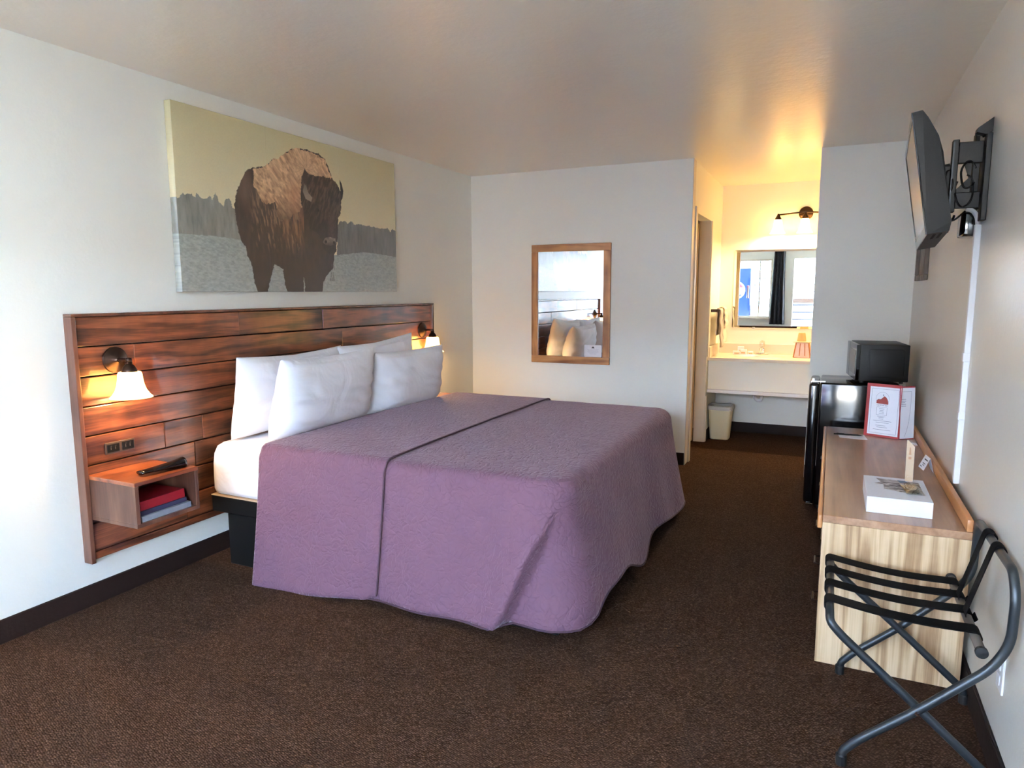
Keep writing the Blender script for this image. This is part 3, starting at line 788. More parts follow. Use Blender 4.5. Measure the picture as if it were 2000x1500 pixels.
# trees
for key, cl, sd in (('treel', (128, 128, 118), 11), ('treer', (104, 102, 96), 21)):
    mk = soft(POLY[key], Y, Z, .012, 55, sd) | (soft(POLY[key], Y, Z+.02, .004, 55, sd) & (Z < 1.72))
    base = mixc(L3(tuple(int(q*.82) for q in cl)), L3(tuple(int(q*1.16) for q in cl)), fbm(Y*38, Z*9, sd))
    fade = np.clip((Z-1.70)/.22, 0, 1)
    base = mixc(base, L3((60, 60, 56)), np.clip(fbm(Y*80, Z*14, sd+3)*2.2-1.1, 0, 1)*.5)
    col = np.where(mk[..., None], base, col)
ear = soft(POLY['earth'], Y, Z, .004, 40, 31)
ec = mixc(L3((122, 130, 122)), L3((178, 182, 174)), np.clip(fbm(Y*60+Z*30, Z*120, 41)*.9+.25*(1.7-Z)/.3-.08, 0, 1))
col = np.where(ear[..., None], ec, col)
# bison
body = soft(POLY['body'], Y, Z, .008, 60, 51)
bc = mixc(L3((44, 36, 32)), L3((84, 66, 56)), np.clip(fbm(Y*55, Z*18, 61)*1.3-.35, 0, 1)*np.clip((Z-1.45)/.55, .1, 1))
shag = np.clip((fbm(Y*95+Z*14, Z*22, 65)-.52)*5, 0, 1)*np.clip((Z-1.64)/.08, 0, 1)*np.clip((2.02-Z)/.08, 0, 1)*np.clip((Y+2.68)/.06, 0, 1)*np.clip((-2.24-Y)/.06, 0, 1)
bc = mixc(bc, L3((132, 104, 82)), shag*.8)
flank = np.clip(1-np.abs(Y+2.70)/.06, 0, 1)*np.clip((Z-1.85)/.1, 0, 1)
bc = mixc(bc, L3((104, 84, 74)), flank*.6)
col = np.where(body[..., None], bc, col)
hump = soft(POLY['hump'], Y, Z, .022, 42, 71) & body
rr = np.hypot(Y+2.2, Z-2.16); ang = np.arctan2(Z-2.16, Y+2.2)
wh = np.clip(1-rr/.16, 0, 1)
fur = np.clip(wh*fbm(ang*16+20, rr*40, 81)*1.3+(1-wh)*fbm((Y+Z)*62, (Z-Y)*24+4*fbm(Y*12, Z*12, 85), 83)*1.3-.12+.12*(Z-1.9)/.3, 0, 1)
lowfade = np.clip((Z-1.84)/.16, 0, 1)
hc = mixc(L3((104, 70, 50)), L3((226, 184, 140)), fur)
hc = mixc(hc, L3((168, 112, 80)), np.clip(1-np.abs(Y+2.32)/.1, 0, 1)*np.clip((2.12-Z)/.12, 0, 1)*.6)
hc = mixc(L3((62, 46, 38)), hc, np.clip(lowfade+.2, 0, 1))
col = np.where(hump[..., None], hc, col)
neck = body & (Y > -2.45) & (Y < -2.24) & (Z < 1.93) & (Z > 1.62)
nc = mixc(bc, L3((136, 92, 66)), np.clip(fbm(Y*110, Z*20, 91)*1.7-.55, 0, 1)*np.clip((Z-1.62)/.25, 0, 1)*np.clip((Y+2.45)/.05, 0, 1))
col = np.where((neck & ~hump)[..., None], nc, col)
head = soft(POLY['head'], Y, Z, .006, 55, 95)
hdc = mixc(L3((34, 28, 27)), L3((104, 86, 74)), np.clip(fbm((Y-Z*.5)*90, (Z+Y*.5)*22, 99)*1.5-.55, 0, 1)*np.clip((Z-1.75)/.25, .15, 1))
face = np.clip(1-np.abs(Y+1.995+.1*(Z-1.9))/.05, 0, 1)*np.clip((2.0-Z)/.1, 0, 1)*np.clip((Z-1.72)/.04, 0, 1)
hdc = mixc(hdc, L3((98, 78, 66)), face*.7*fbm(Y*120, Z*120, 7))
col = np.where(head[..., None], hdc, col)
eye = np.hypot((Y+2.105)/.012, (Z-1.925)/.009) < 1
col = np.where(eye[..., None], L3((16, 13, 13)), col)
eye2 = np.hypot((Y+1.90)/.006, (Z-1.935)/.009) < 1
col = np.where(eye2[..., None], L3((16, 13, 13)), col)
for key, cl in (('hornl', (134, 126, 116)), ('hornr', (40, 36, 36))):
    mk = inside(POLY[key], Y, Z)
    hcol = mixc(L3(tuple(int(q*.6) for q in cl)), L3(cl), np.clip((2.09-Z)/.1 if key == 'hornl' else (Z-2)/.1, 0, 1))
    col = np.where(mk[..., None], hcol, col)
mk = inside(POLY['nose'], Y, Z)
col = np.where(mk[..., None], mixc(L3((66, 56, 52)), L3((136, 122, 114)), np.clip((Z-1.715)/.045, 0, 1)*fbm(Y*80, Z*80, 5)*1.4), col)
for ny in (-2.045, -1.965):
    mk = np.hypot((Y-ny)/.012, (Z-1.735)/.01) < 1
    col = np.where(mk[..., None], L3((20, 16, 16)), col)
# ear
mk = inside([(-2.235, 2.12), (-2.212, 2.165), (-2.2, 2.13), (-2.19, 2.09), (-2.225, 2.07)], Y, Z)
col = np.where(mk[..., None], L3((48, 38, 34)), col)
# chin hairs
mk = (fbm(Y*180, Z*12, 17) > .66) & (Y > -2.02) & (Y < -1.965) & (Z > 1.49) & (Z < 1.60)
col = np.where(mk[..., None], L3((84, 78, 74)), col)
grain = .96+.08*fbm(Y*260, Z*260, 123, 2)
col = np.clip(col*grain[..., None], 0, 1)
Xp = np.full(Y.shape, AX)
# shallow canvas joints
for sy in (-2.53, -1.89): Xp -= .0009*np.exp(-((Y-sy)/.003)**2)
for sl in ((0, slice(None)), (-1, slice(None)), (slice(None), 0), (slice(None), -1)): Xp[sl] = .002
me = bpy.data.meshes.new('canvas_print')
co = np.stack([Xp, Y, Z], -1).reshape(-1, 3)
me.vertices.add(len(co)); me.vertices.foreach_set('co', co.astype(np.float32).ravel())
idx = np.arange(NU*NV).reshape(NU, NV)
q = np.stack([idx[:-1, :-1], idx[1:, :-1], idx[1:, 1:], idx[:-1, 1:]], -1).reshape(-1, 4)
me.loops.add(q.size); me.loops.foreach_set('vertex_index', q.ravel().astype(np.int32))
me.polygons.add(len(q)); me.polygons.foreach_set('loop_start', (np.arange(len(q))*4).astype(np.int32)); me.polygons.foreach_set('loop_total', np.full(len(q), 4, np.int32))
me.update(calc_edges=True)
ca = me.attributes.new('Col', 'FLOAT_COLOR', 'POINT')
ca.data.foreach_set('color', np.concatenate([col.reshape(-1, 3), np.ones((len(co), 1))], 1).astype(np.float32).ravel())
me.materials.append(M['art'])
art = thing('canvas_picture', (AX/2, (AL+AR)/2, AB), 'large unframed canvas photo print of a bison in a field, hung over the headboard', 'picture')
ao = bpy.data.objects.new('canvas_print', me); C.objects.link(ao); ao.parent = art; ao.matrix_parent_inverse = base_matrix(art).inverted()
g = G()
a = (.004, .03)
g.box(*a, AL+.008, AR-.008, AB+.006, AB+.036).box(*a, AL+.008, AR-.008, AT-.036, AT-.006).box(*a, AL+.008, AL+.038, AB+.037, AT-.037).box(*a, AR-.038, AR-.008, AB+.037, AT-.037)
g.build('stretcher_bars', 'ply', art)

# ------------------------------------------------------------------ mirror on the back wall
mr_ = thing('wall_mirror', (.957, -.01, .80), 'rectangular mirror in an oak frame on the white back wall', 'mirror')
mx0, mx1, mz0, mz1, fw = .6007, 1.3144, .7995, 1.8172, .061
for nm, a in (('frame_rail', (mx0, mx1, -.024, 0, mz1-fw, mz1)), ('frame_rail', (mx0, mx1, -.024, 0, mz0, mz0+fw)),
              ('frame_stile', (mx0, mx0+fw, -.024, 0, mz0+fw+.0005, mz1-fw-.0005)), ('frame_stile', (mx1-fw, mx1, -.024, 0, mz0+fw+.0005, mz1-fw-.0005))):
    g = G(); g.box(*a, .003, 2); g.build(nm, 'mirrorwoodx' if 'rail' in nm else 'mirrorwood', mr_)
g = G(); g.box(mx0+fw-.004, mx1-fw+.004, -.012, -.006, mz0+fw-.004, mz1-fw+.004); g.build('mirror_glass', 'mirror', mr_)
cd = thing('notice_card', (1.168, -.0145, .862), 'small white notice card tucked in the lower corner of the oak-framed mirror', 'card')
g = G(); g.prism([(x, z) for x, z in rounded_rect(1.09, 1.245, .862, .966, .008, 4)], .0012, basis((0, -.0135, 0), Vector((1, 0, 0)), Vector((0, 0, 1)), Vector((0, -1, 0)))); g.build('card_sheet', 'paper', cd)
g = G()
for k, (a, b_) in enumerate(((-.05, .05), (-.045, .045), (-.05, .052), (-.04, .04), (-.03, .03))): g.box(1.168+a, 1.168+b_, -.0152, -.0149, .925-.009*k, .9262-.009*k)
g.build('printed_lines', 'ink', cd)
g = G(); g.prism([(1.155, .937), (1.181, .937), (1.176, .948), (1.168, .954), (1.16, .946)], .0004, basis((0, -.0149, 0), Vector((1, 0, 0)), Vector((0, 0, 1)), Vector((0, -1, 0)))); g.build('printed_emblem', 'inkdark', cd)

# ------------------------------------------------------------------ vanity alcove
va = thing('vanity_counter', (2.6, 1.3, .45), 'almond vanity counter with basin, skirt panel and lower shelf under the mirror', 'vanity')
g = G()
sx, sy, sa, sb = 2.40, 1.27, .215, .15
# counter top with an oval hole
X0, X1, Y0, Y1, Z0, Z1 = O1+.002, W-.002, 1.0, YA-.002, .772, .80
n = 48
def rect_pt(a):
    c, s = math.cos(a), math.sin(a)
    tx = ((X1-sx)/c if c > 0 else (X0-sx)/c) if abs(c) > 1e-6 else 1e9
    ty = ((Y1-sy)/s if s > 0 else (Y0-sy)/s) if abs(s) > 1e-6 else 1e9
    t = min(tx, ty); return (sx+c*t, sy+s*t)
angs = sorted([2*PI*k/n for k in range(n)]+[math.atan2(yy-sy, xx-sx) % (2*PI) for xx in (X0, X1) for yy in (Y0, Y1)])
g2 = G()
rings = []
for kind in ('oz', 'ot', 'et', 'rim', 'in'):
    r = []
    for a in angs:
        rx, ry = rect_pt(a); ex, ey = sx+sa*math.cos(a), sy+sb*math.sin(a)
        if kind == 'oz': r.append(g2.b.verts.new((rx, ry, Z0)))
        if kind == 'ot': r.append(g2.b.verts.new((rx, ry, Z1)))
        if kind == 'et': r.append(g2.b.verts.new((sx+(sa+.02)*math.cos(a), sy+(sb+.02)*math.sin(a), Z1)))
        if kind == 'rim': r.append(g2.b.verts.new((sx+(sa+.01)*math.cos(a), sy+(sb+.01)*math.sin(a), Z1+.006)))
        if kind == 'in': r.append(g2.b.verts.new((ex, ey, Z1-.004)))
    rings.append(r)
na = len(angs)
for a, b_ in zip(rings, rings[1:]):
    for k in range(na): g2.b.faces.new((a[k], a[(k+1) % na], b_[(k+1) % na], b_[k]))
g2.build('counter_top', 'laminate', va)
g = G(); g.lathe([(1, 0), (.93, -.05), (.75, -.1), (.4, -.125), (.08, -.13), (0, -.13)], 48, Matrix.Translation((sx, sy, Z1-.004)) @ Matrix.Diagonal((sa, sb, 1, 1))); g.build('basin', 'white', va, smooth=True)
g = G(); g.box(X0, X1, YA-.022, YA-.002, Z1, Z1+.1, .003, 2).box(X0, X0+.018, Y0+.01, YA-.024, Z1, Z1+.1, .003, 2); g.build('backsplash', 'laminate', va)
g = G(); g.box(X0+.002, X1, 1.035, 1.053, .50, .7715, .002, 1); g.build('skirt_panel', M['wall'], va)
g = G(); g.box(X0+.002, X1, 1.0, 1.30, .468, .499, .004, 2); g.build('lower_shelf', 'white', va)
g = G(); g.tube([(2.36, 1.36, .47), (2.36, 1.36, .40), (2.385, 1.36, .365), (2.42, 1.36, .37), (2.43, 1.36, .42), (2.43, 1.36, .47)], .016, 12, round_=.03); g.build('drain_trap', 'white', va, smooth=True)
# faucet
fa = thing('faucet', (2.40, 1.47, .80), 'chrome single-lever faucet behind the vanity basin', 'faucet')
g = G(); g.box(2.335, 2.465, 1.445, 1.495, .807, .822, .008, 3).box(2.375, 2.425, 1.445, 1.495, .822, .87, .006, 2); g.build('body', 'chrome', fa, auto=40)
g = G(); g.tube([(2.40, 1.46, .85), (2.40, 1.42, .872), (2.40, 1.37, .862), (2.40, 1.355, .845)], .013, 12, round_=.02); g.build('spout', 'chrome', fa, smooth=True)
g = G(); g.lathe([(0, 0), (.018, .002), (.024, .02), (.026, .045), (.02, .065), (0, .072)], 20, Matrix.Translation((2.40, 1.47, .872))); g.build('lever_knob', M['film'], fa, smooth=True)
# soap packets
for i, (x, y, rz, sx_, sy_, sz_, lb) in enumerate(((2.165, 1.44, .2, .065, .04, .035, 'white wrapped soap box nearest the towels on the vanity'), (2.235, 1.42, -.1, .055, .035, .055, 'upright white packet between the other two small packets on the vanity'), (2.295, 1.45, .3, .05, .04, .035, 'small white packet nearest the faucet on the vanity'), (2.2, 1.50, .1, .06, .03, .075, 'tall white packet at the back of the group on the vanity'))):
    g = G(); g.box(-sx_/2, sx_/2, -sy_/2, sy_/2, 0, sz_, .003, 2, mat=Matrix.Translation((x, y, .8005)) @ Matrix.Rotation(rz, 4, 'Z'))
    o = tag(g.build('soap_packet', 'paper'), lb, 'soap', 'toiletry packets on the vanity')
    g = G(); g.box(-sx_/3, sx_/3, -sy_/2-.0008, -sy_/2-.0002, sz_*.25, sz_*.55, mat=Matrix.Translation((x, y, .8005)) @ Matrix.Rotation(rz, 4, 'Z')); g.build('printed_band', 'kraft', o)
# ice bucket with a tray and cup on top
ib = thing('ice_bucket', (2.765, 1.36, .80), 'upturned pale plastic ice bucket with amber ribs at the end of the vanity', 'ice bucket')
g = G()
Tb = Matrix.Translation((2.765, 1.36, .8005))
def sq(r, z, rr=.2):
    return [Tb @ Vector((x, y, z)) for x, y in rounded_rect(-r, r, -r, r, r*rr, 4)]
R_ = [[g.b.verts.new(p) for p in sq(r, z)] for r, z in ((.074, 0), (.076, .006), (.056, .138), (.05, .142))]
for a, b_ in zip(R_, R_[1:]):
    for k in range(len(a)): g.b.faces.new((a[k], a[(k+1) % len(a)], b_[(k+1) % len(a)], b_[k]))
g.b.faces.new(R_[-1]); g.b.faces.new(R_[0][::-1]); g.build('bucket_wall', 'smoke', ib, auto=30)
g = G()
for sx_, sy_ in ((-1, -1), (1, -1), (-1, 1), (1, 1)):
    g = G(); g.tube([Tb @ Vector((sx_*.072, sy_*.072, .004)), Tb @ Vector((sx_*.053, sy_*.053, .138))], .006, 8); g.build('rib', 'amber', ib)
for fx in (-.3, .35):
    g = G(); g.tube([Tb @ Vector((fx*.075, -.0765, .02)), Tb @ Vector((fx*.058, -.058, .134))], .0035, 8); g.build('rib', 'amber', ib)
g = G(); g.box(2.765-.08, 2.765+.08, 1.36-.06, 1.36+.06, .9428, .951, .003, 2); o = g.build('serving_tray', 'cream'); tag(o, 'small cream tray lying on the upturned ice bucket', 'tray')
g = G(); g.lathe([(0, 0), (.042, 0), (.040, .004), (.03, .075), (.027, .079), (0, .079)], 28, Matrix.Translation((2.755, 1.36, .9513))); o = g.build('drinking_cup', 'peach', None, auto=40); tag(o, 'peach plastic cup upside down on the small tray', 'cup')
# vanity mirror
vm = thing('vanity_mirror', (2.6, YA-.005, 1.055), 'frameless mirror above the vanity counter', 'mirror')
g = G(); x0, x1, z0, z1 = 2.094, 3.1, 1.055, 1.818
bv = .022
A = [(x0, z0), (x1, z0), (x1, z1), (x0, z1)]; B = [(x0+bv, z0+bv), (x1-bv, z0+bv), (x1-bv, z1-bv), (x0+bv, z1-bv)]
va_ = [g.b.verts.new((x, YA-.003, z)) for x, z in A]; vb_ = [g.b.verts.new((x, YA-.007, z)) for x, z in B]; vc_ = [g.b.verts.new((x, YA-.0005, z)) for x, z in A]
g.b.faces.new(vb_)
for k in range(4): g.b.faces.new((va_[k], va_[(k+1) % 4], vb_[(k+1) % 4], vb_[k])); g.b.faces.new((vc_[k], vc_[(k+1) % 4], va_[(k+1) % 4], va_[k]))
g.b.faces.new(vc_[::-1]); g.build('mirror_glass', 'mirror', vm)
g = G()
for cx in (2.3, 2.9):
    g = G(); g.box(cx-.012, cx+.012, YA-.012, YA-.0035, z0-.008, z0+.008, .002, 1); g.build('clip', 'chrome', vm)
# vanity lamp
vl = thing('vanity_light', (2.725, YA, 2.15), 'bronze bar lamp with lit glass bell shades above the vanity mirror', 'wall lamp')
g = G(); g.lathe([(0, .03), (.02, .03), (.03, .024), (.055, .018), (.062, .008), (.064, 0), (0, 0)], 36, basis((2.725, YA, 2.145), Vector((1, 0, 0)), Vector((0, 0, 1)), Vector((0, -1, 0)))); g.build('back_plate', 'bronze', vl, auto=45)
ly = YA-.13
g = G(); g.tube([(2.725, YA-.03, 2.145), (2.725, ly, 2.145)], .009, 12).tube([(2.49, ly, 2.128), (2.725, ly, 2.145), (2.96, ly, 2.128)], .0075, 12); g.build('bar', 'bronze', vl, smooth=True)
VL_POWER = 13.
for sx_ in (2.49, 2.725, 2.96):
    g = G(); g.lathe([(0, .02), (.008, .018), (.012, .004), (.026, -.02), (.033, -.036), (0, -.036)], 28, Matrix.Translation((sx_, ly, 2.12))); cup_ = g.build('socket_cup', 'bronze', vl, auto=45)
    g = G(); g.lathe([(.030, 0), (.036, -.004), (.038, -.03), (.045, -.075), (.058, -.11), (.072, -.13), (.068, -.13), (.055, -.108), (.042, -.075), (.035, -.03), (.033, -.006)], 36, Matrix.Translation((sx_, ly, 2.085))); g.build('lamp_shade', 'shade', vl, smooth=True)
    g = G(); g.lathe([(0, -.01), (.012, -.012), (.026, -.05), (.027, -.065), (.02, -.08), (0, -.088)], 20, Matrix.Translation((sx_, ly, 2.085))); g.build('bulb', M_bulb, vl, smooth=True)
    li = bpy.data.lights.new('vanity_bulb_light', 'POINT'); li.energy = VL_POWER; li.color = (1, .70, .36); li.shadow_soft_size = .025
    lo = bpy.data.objects.new('vanity_bulb_light', li); C.objects.link(lo); lo.location = (sx_, ly, 2.085-.10); lo.parent = vl; lo.matrix_parent_inverse = base_matrix(vl).inverted()
# towel bar and towels
tb = thing('towel_bar', (O1, 1.3, 1.23), 'brass towel bar on the alcove side wall', 'towel bar')
g = G(); g.tube([(O1+.065, 1.10, 1.235), (O1+.065, 1.53, 1.235)], .008, 12); g.build('rod', 'bronze', tb, smooth=True)
for yy in (1.115, 1.515):
    g = G(); g.box(O1, O1+.075, yy-.012, yy+.012, 1.22, 1.25, .004, 2); g.build('bracket', 'bronze', tb)
def towel(y0, y1, zf, zb, mat, label, sd, r=.014):
    g = G()
    cx, cz = O1+.065, 1.235
    pth = []
    for k in range(14): pth.append((cx-r-.003*math.sin(k), zb+(cz-zb)*k/13))
    for k in range(1, 10): a = PI-PI*k/10; pth.append((cx+r*math.cos(a), cz+r*math.sin(a)))
    for k in range(22): pth.append((cx+r+.012*(k/21)+.004*math.sin(k*.7+sd), cz-(cz-zf)*k/21))
    def f(u, v):
        i = u*(len(pth)-1); k = int(min(i, len(pth)-2)); t = i-k
        x = pth[k][0]*(1-t)+pth[k+1][0]*t; z = pth[k][1]*(1-t)+pth[k+1][1]*t
        return (x+.006*math.sin(v*12+sd)*u, y0+(y1-y0)*v+.008*math.sin(z*9+sd), z)
    g.grid(f, 60, 16)
    o = g.build('hand_towel', mat, None, smooth=True); s_ = o.modifiers.new('s', 'SOLIDIFY'); s_.thickness = .009; s_.offset = 0
    return tag(o, label, 'towel', 'towels on the alcove bar')
towel(1.14, 1.29, .885, 1.0, 'towelshaded', 'hand towel with shade put into its colour, hanging nearest the doorway on the towel bar', 1)
towel(1.30, 1.49, .92, 1.0, 'towel', 'long cream hand towel on the towel bar beside the mirror', 2)
towel(1.33, 1.46, 1.08, 1.12, 'towel', 'short folded cream cloth draped over the long towel on the bar', 3, r=.030)
# waste bin
wb = thing('waste_bin', (2.07, 1.17, 0), 'cream plastic waste bin with liner under the vanity', 'waste bin')
Tb = Matrix.Translation((2.075, 1.18, 0))
g = G()
def ring_(rx, ry, z): return [g.b.verts.new(Tb @ Vector((x, y, z))) for x, y in rounded_rect(-rx, rx, -ry, ry, .03, 5)]
R_ = [ring_(*a) for a in ((.08, .07, .001), (.088, .078, .01), (.107, .095, .30), (.112, .10, .302), (.112, .10, .318), (.104, .092, .318), (.098, .086, .30), (.08, .07, .02))]
for a, b_ in zip(R_, R_[1:]):
    for k in range(len(a)): g.b.faces.new((a[k], a[(k+1) % len(a)], b_[(k+1) % len(a)], b_[k]))
g.b.faces.new(R_[-1]); g.b.faces.new(R_[0][::-1]); g.build('bin_body', 'cream', wb, auto=35)
g = G()
def ring2(rx, ry, z, w=0): 
    return [g.b.verts.new(Tb @ Vector((x, y, z+w*math.sin(k*1.7)))) for k, (x, y) in enumerate(rounded_rect(-rx, rx, -ry, ry, .03, 5))]
R_ = [ring2(*a) for a in ((.117, .105, .295, .006), (.116, .104, .322, .002), (.108, .096, .334, .004), (.10, .088, .32, .003), (.09, .08, .2, .01))]
for a, b_ in zip(R_, R_[1:]):
    for k in range(len(a)): g.b.faces.new((a[k], a[(k+1) % len(a)], b_[(k+1) % len(a)], b_[k]))
g.b.faces.new(R_[-1]); g.build('bin_liner', 'liner', wb, smooth=True)

# ------------------------------------------------------------------ fridge and microwave
fr = thing('mini_fridge', (3.15, -.55, 0), 'black compact fridge standing past the desk against the back wall', 'fridge')
FX0, FX1, FY0, FY1, FZ = 2.955, 3.41, -.80, -.33, .84
g = G(); g.box(FX0, FX1, FY0, FY1, .025, FZ-.005, .012, 3); g.build('cabinet', 'gloss', fr, auto=40)
g = G(); g.box(FX0-.066, FX0-.004, FY0, FY1, .03, FZ-.012, .02, 4); dd = g.build('door', 'gloss', fr, auto=40)
g = G(); g.box(FX0-.076, FX0-.0665, FY1-.07, FY1-.05, .35, .6, .004, 2); g.build('handle', 'black', dd)
g = G(); g.box(FX0-.055, FX0+.03, FY0+.01, FY0+.04, FZ-.004, FZ+.004, .002, 1).box(FX0-.05, FX0-.035, FY0+.0, FY0+.02, FZ+.0045, FZ+.02, .002, 1); g.build('top_hinge', 'chrome', fr)
g = G()
for x in (FX0+.03, FX1-.05):
    for y in (FY0+.03, FY1-.05):
        g = G(); g.lathe([(0, 0), (.018, 0), (.018, .024), (0, .024)], 16, Matrix.Translation((x, y, .0005))); g.build('foot', 'rubber', fr)
g = G(); g.box(FX0-.05, FX0-.005, FY0+.005, FY0+.05, .018, .029, .002, 1); g.build('lower_hinge', 'chrome', fr)
mw = thing('microwave', (3.28, -.6, .845), 'black microwave sitting at an angle on the fridge', 'microwave')
Rm = Matrix.Translation((3.153, -.80, FZ+.0055)) @ Matrix.Rotation(.11, 4, 'Z')
g = G(); g.box(.02, .293, 0, .40, .012, .24, .004, 2, mat=Rm); g.build('casing', 'black', mw, auto=40)
g = G()
pr = rounded_rect(.065, .268, .035, .213, .018, 5); pi_ = rounded_rect(.072, .261, .042, .206, .014, 5)
# embossed ring on the side
bm_ = basis((0, 0, 0), Vector((1, 0, 0)), Vector((0, 0, 1)), Vector((0, -1, 0)))
o1_ = [g.b.verts.new(Rm @ bm_ @ Vector((x, z, .0003))) for x, z in pr]; o2_ = [g.b.verts.new(Rm @ bm_ @ Vector((x, z, .0035))) for x, z in pi_]
for k in range(len(pr)): g.b.faces.new((o1_[k], o1_[(k+1) % len(pr)], o2_[(k+1) % len(pr)], o2_[k]))
g.b.faces.new(o2_); g.build('embossed_panel', 'black', mw, auto=40)
g = G(); g.box(-.002, .0195, .002, .29, .014, .238, .004, 2, mat=Rm); dd = g.build('door', 'gloss', mw)
g = G(); g.box(-.0035, -.0022, .03, .26, .05, .2, mat=Rm); g.build('door_window', 'screen', dd)
g = G(); g.box(-.002, .0195, .292, .398, .014, .238, .004, 2, mat=Rm); g.build('control_panel', 'gloss', mw)
g = G()
for x in (.04, .26):
    for y in (.03, .36):
        g = G(); g.lathe([(0, 0), (.012, 0), (.012, .0115), (0, .0115)], 12, Rm @ Matrix.Translation((x, y, 0))); g.build('foot', 'rubber', mw)

# ------------------------------------------------------------------ desk
DXa, DXb, DYa, DYb, DZ = 3.008, 3.482, -2.84, -.97, .585
dk = thing('desk', (3.25, -1.9, 0), 'long light oak desk along the wall with a raised back edge', 'desk')
g = G(); g.box(DXa, DXb, DYa, DYb, DZ-.028, DZ, .0015, 1); g.build('desk_top', 'oaktop', dk)
g = G(); g.box(DXa-.018, DXa-.0005, DYa, DYb, DZ-.055, DZ-.0005, .006, 3); g.build('front_nosing', 'oaktrim', dk, auto=40)
g = G(); g.box(DXb-.02, DXb, DYa, DYb, DZ+.0005, DZ+.045, .004, 2); g.build('back_edge', 'oaktrim', dk, auto=40)
for y in (DYa, DYb-.02):
    g = G(); g.box(DXa, DXb, y, y+.02, 0, DZ-.0285, .001, 1); g.build('side_panel', 'oakside', dk)
g = G(); g.box(DXb-.018, DXb-.002, DYa+.0205, DYb-.0205, .1, DZ-.0285); g.build('back_panel', 'oakside', dk)
zz = [(.06, .21), (.22, .37), (.38, .525)]
g = G(); g.box(DXa+.02, DXb-.02, -2.25, -2.232, 0, DZ-.029); g.build('divider', 'oakside', dk)
g = G(); g.box(DXa+.02, DXb-.02, -1.60, -1.582, 0, DZ-.029); g.build('divider', 'oakside', dk)
for (ya, yb) in ((DYa+.022, -2.255), (-1.58, DYb-.022)):
    for z0, z1 in zz:
        g = G(); g.box(DXa, DXa+.018, ya, yb, z0, z1, .002, 1); dw = g.build('drawer', 'oakside', dk)
        g = G(); g.tube([(DXa-.001, (ya+yb)/2-.05, (z0+z1)/2), (DXa-.02, (ya+yb)/2-.04, (z0+z1)/2), (DXa-.02, (ya+yb)/2+.04, (z0+z1)/2), (DXa-.001, (ya+yb)/2+.05, (z0+z1)/2)], .004, 8); g.build('handle', 'bronze', dw)
# things on the desk
zt = DZ+.0006
wbx = thing('gift_box', (3.264, -2.57, zt), 'flat white box with a grey picture on its lid, at the end of the desk', 'box')
g = G(); g.box(3.155, 3.372, -2.735, -2.405, zt, zt+.062, .0015, 2); g.build('carton', 'paper', wbx)
g = G(); zb = zt+.0625
pic = [(3.20, -2.44), (3.29, -2.455), (3.35, -2.46), (3.352, -2.62), (3.30, -2.64), (3.22, -2.60), (3.222, -2.53), (3.19, -2.525), (3.214, -2.50)]
g.prism(pic, .0004, Matrix.Translation((0, 0, zb)))
m, nt, b = newmat('lid_picture_print'); N = nt.nodes; L = nt.links
tc = N.new('ShaderNodeTexCoord'); mp = N.new('ShaderNodeMapping'); mp.inputs['Scale'].default_value = (14, 42, 1); mp.inputs['Rotation'].default_value = (0, 0, .25)
n_ = N.new('ShaderNodeTexNoise'); n_.inputs['Scale'].default_value = 1.4; n_.inputs['Detail'].default_value = 4; n_.inputs['Distortion'].default_value = 1.5
rp = N.new('ShaderNodeValToRGB'); e = rp.color_ramp.elements; e[0].position = .38; e[0].color = rgba((70, 62, 64)); e[1].position = .58; e[1].color = rgba((204, 200, 200)); k_ = e.new(.47); k_.color = rgba((128, 118, 120))
L.new(tc.outputs['Object'], mp.inputs['Vector']); L.new(mp.outputs[0], n_.inputs['Vector']); L.new(n_.outputs['Fac'], rp.inputs['Fac']); L.new(rp.outputs['Color'], b.inputs['Base Color'])
g.build('lid_picture', m, wbx)
g = G(); g.prism([(3.275, -2.448), (3.30, -2.45), (3.325, -2.478), (3.285, -2.49)], .0004, Matrix.Translation((0, 0, zb+.0006))); g.build('blue_patch', pmat('slate_blue_ink', (96, 124, 158), .5), wbx)
# upright strip in clear sleeve standing on the box
st = thing('paper_strip', (3.318, -2.45, zb+.001), 'narrow tan printed strip standing upright in a clear sleeve on the white box', 'card')
bs = basis((3.303, -2.448, zb+.0012), Vector((1, 0, 0)), Vector((.0, .1, 1)).normalized(), Vector((0, -1, .1)).normalized())
g = G(); g.prism([(0, 0), (.028, 0), (.028, .142), (.003, .168), (0, .166)], .0008, bs); g.build('tan_slip', 'kraft', st)
g = G(); g.prism([(-.002, -.0), (.03, -.0), (.030, .165), (.027, .17), (-.002, .17)], .0006, bs @ Matrix.Translation((0, 0, .001))); g.build('clear_sleeve', 'sleeve', st)
g = G(); g.prism([(.009, .108), (.017, .108), (.014, .136), (.011, .14)], .0003, bs @ Matrix.Translation((0, 0, .0018))).prism([(.008, .09), (.018, .09), (.018, .1), (.008, .1)], .0003, bs @ Matrix.Translation((0, 0, .0018))); g.build('printed_mark', 'brownink', st)
pk = thing('clear_packet', (3.31, -2.56, zb+.001), 'crinkled clear packet lying on the lid of the white box', 'packet')
g = G()
def pf(u, v):
    x = 3.278+.062*u+.016*(1-v); y = -2.50-.155*(1-v)
    return (x, y, zb+.003+.016*math.sin(PI*u)**.7*math.sin(PI*v)**.6+.004*noise.noise(Vector((u*6, v*7, 2)))*math.sin(PI*u)*math.sin(PI*v)*3)
g.grid(pf, 24, 24); g.grid(lambda u, v: (3.278+.062*u+.016*(1-v), -2.50-.155*(1-v), zb+.0012), 24, 24)
bmesh.ops.remove_doubles(g.b, verts=g.b.verts, dist=3e-4)
g.build('film_pouch', 'film', pk, smooth=True)
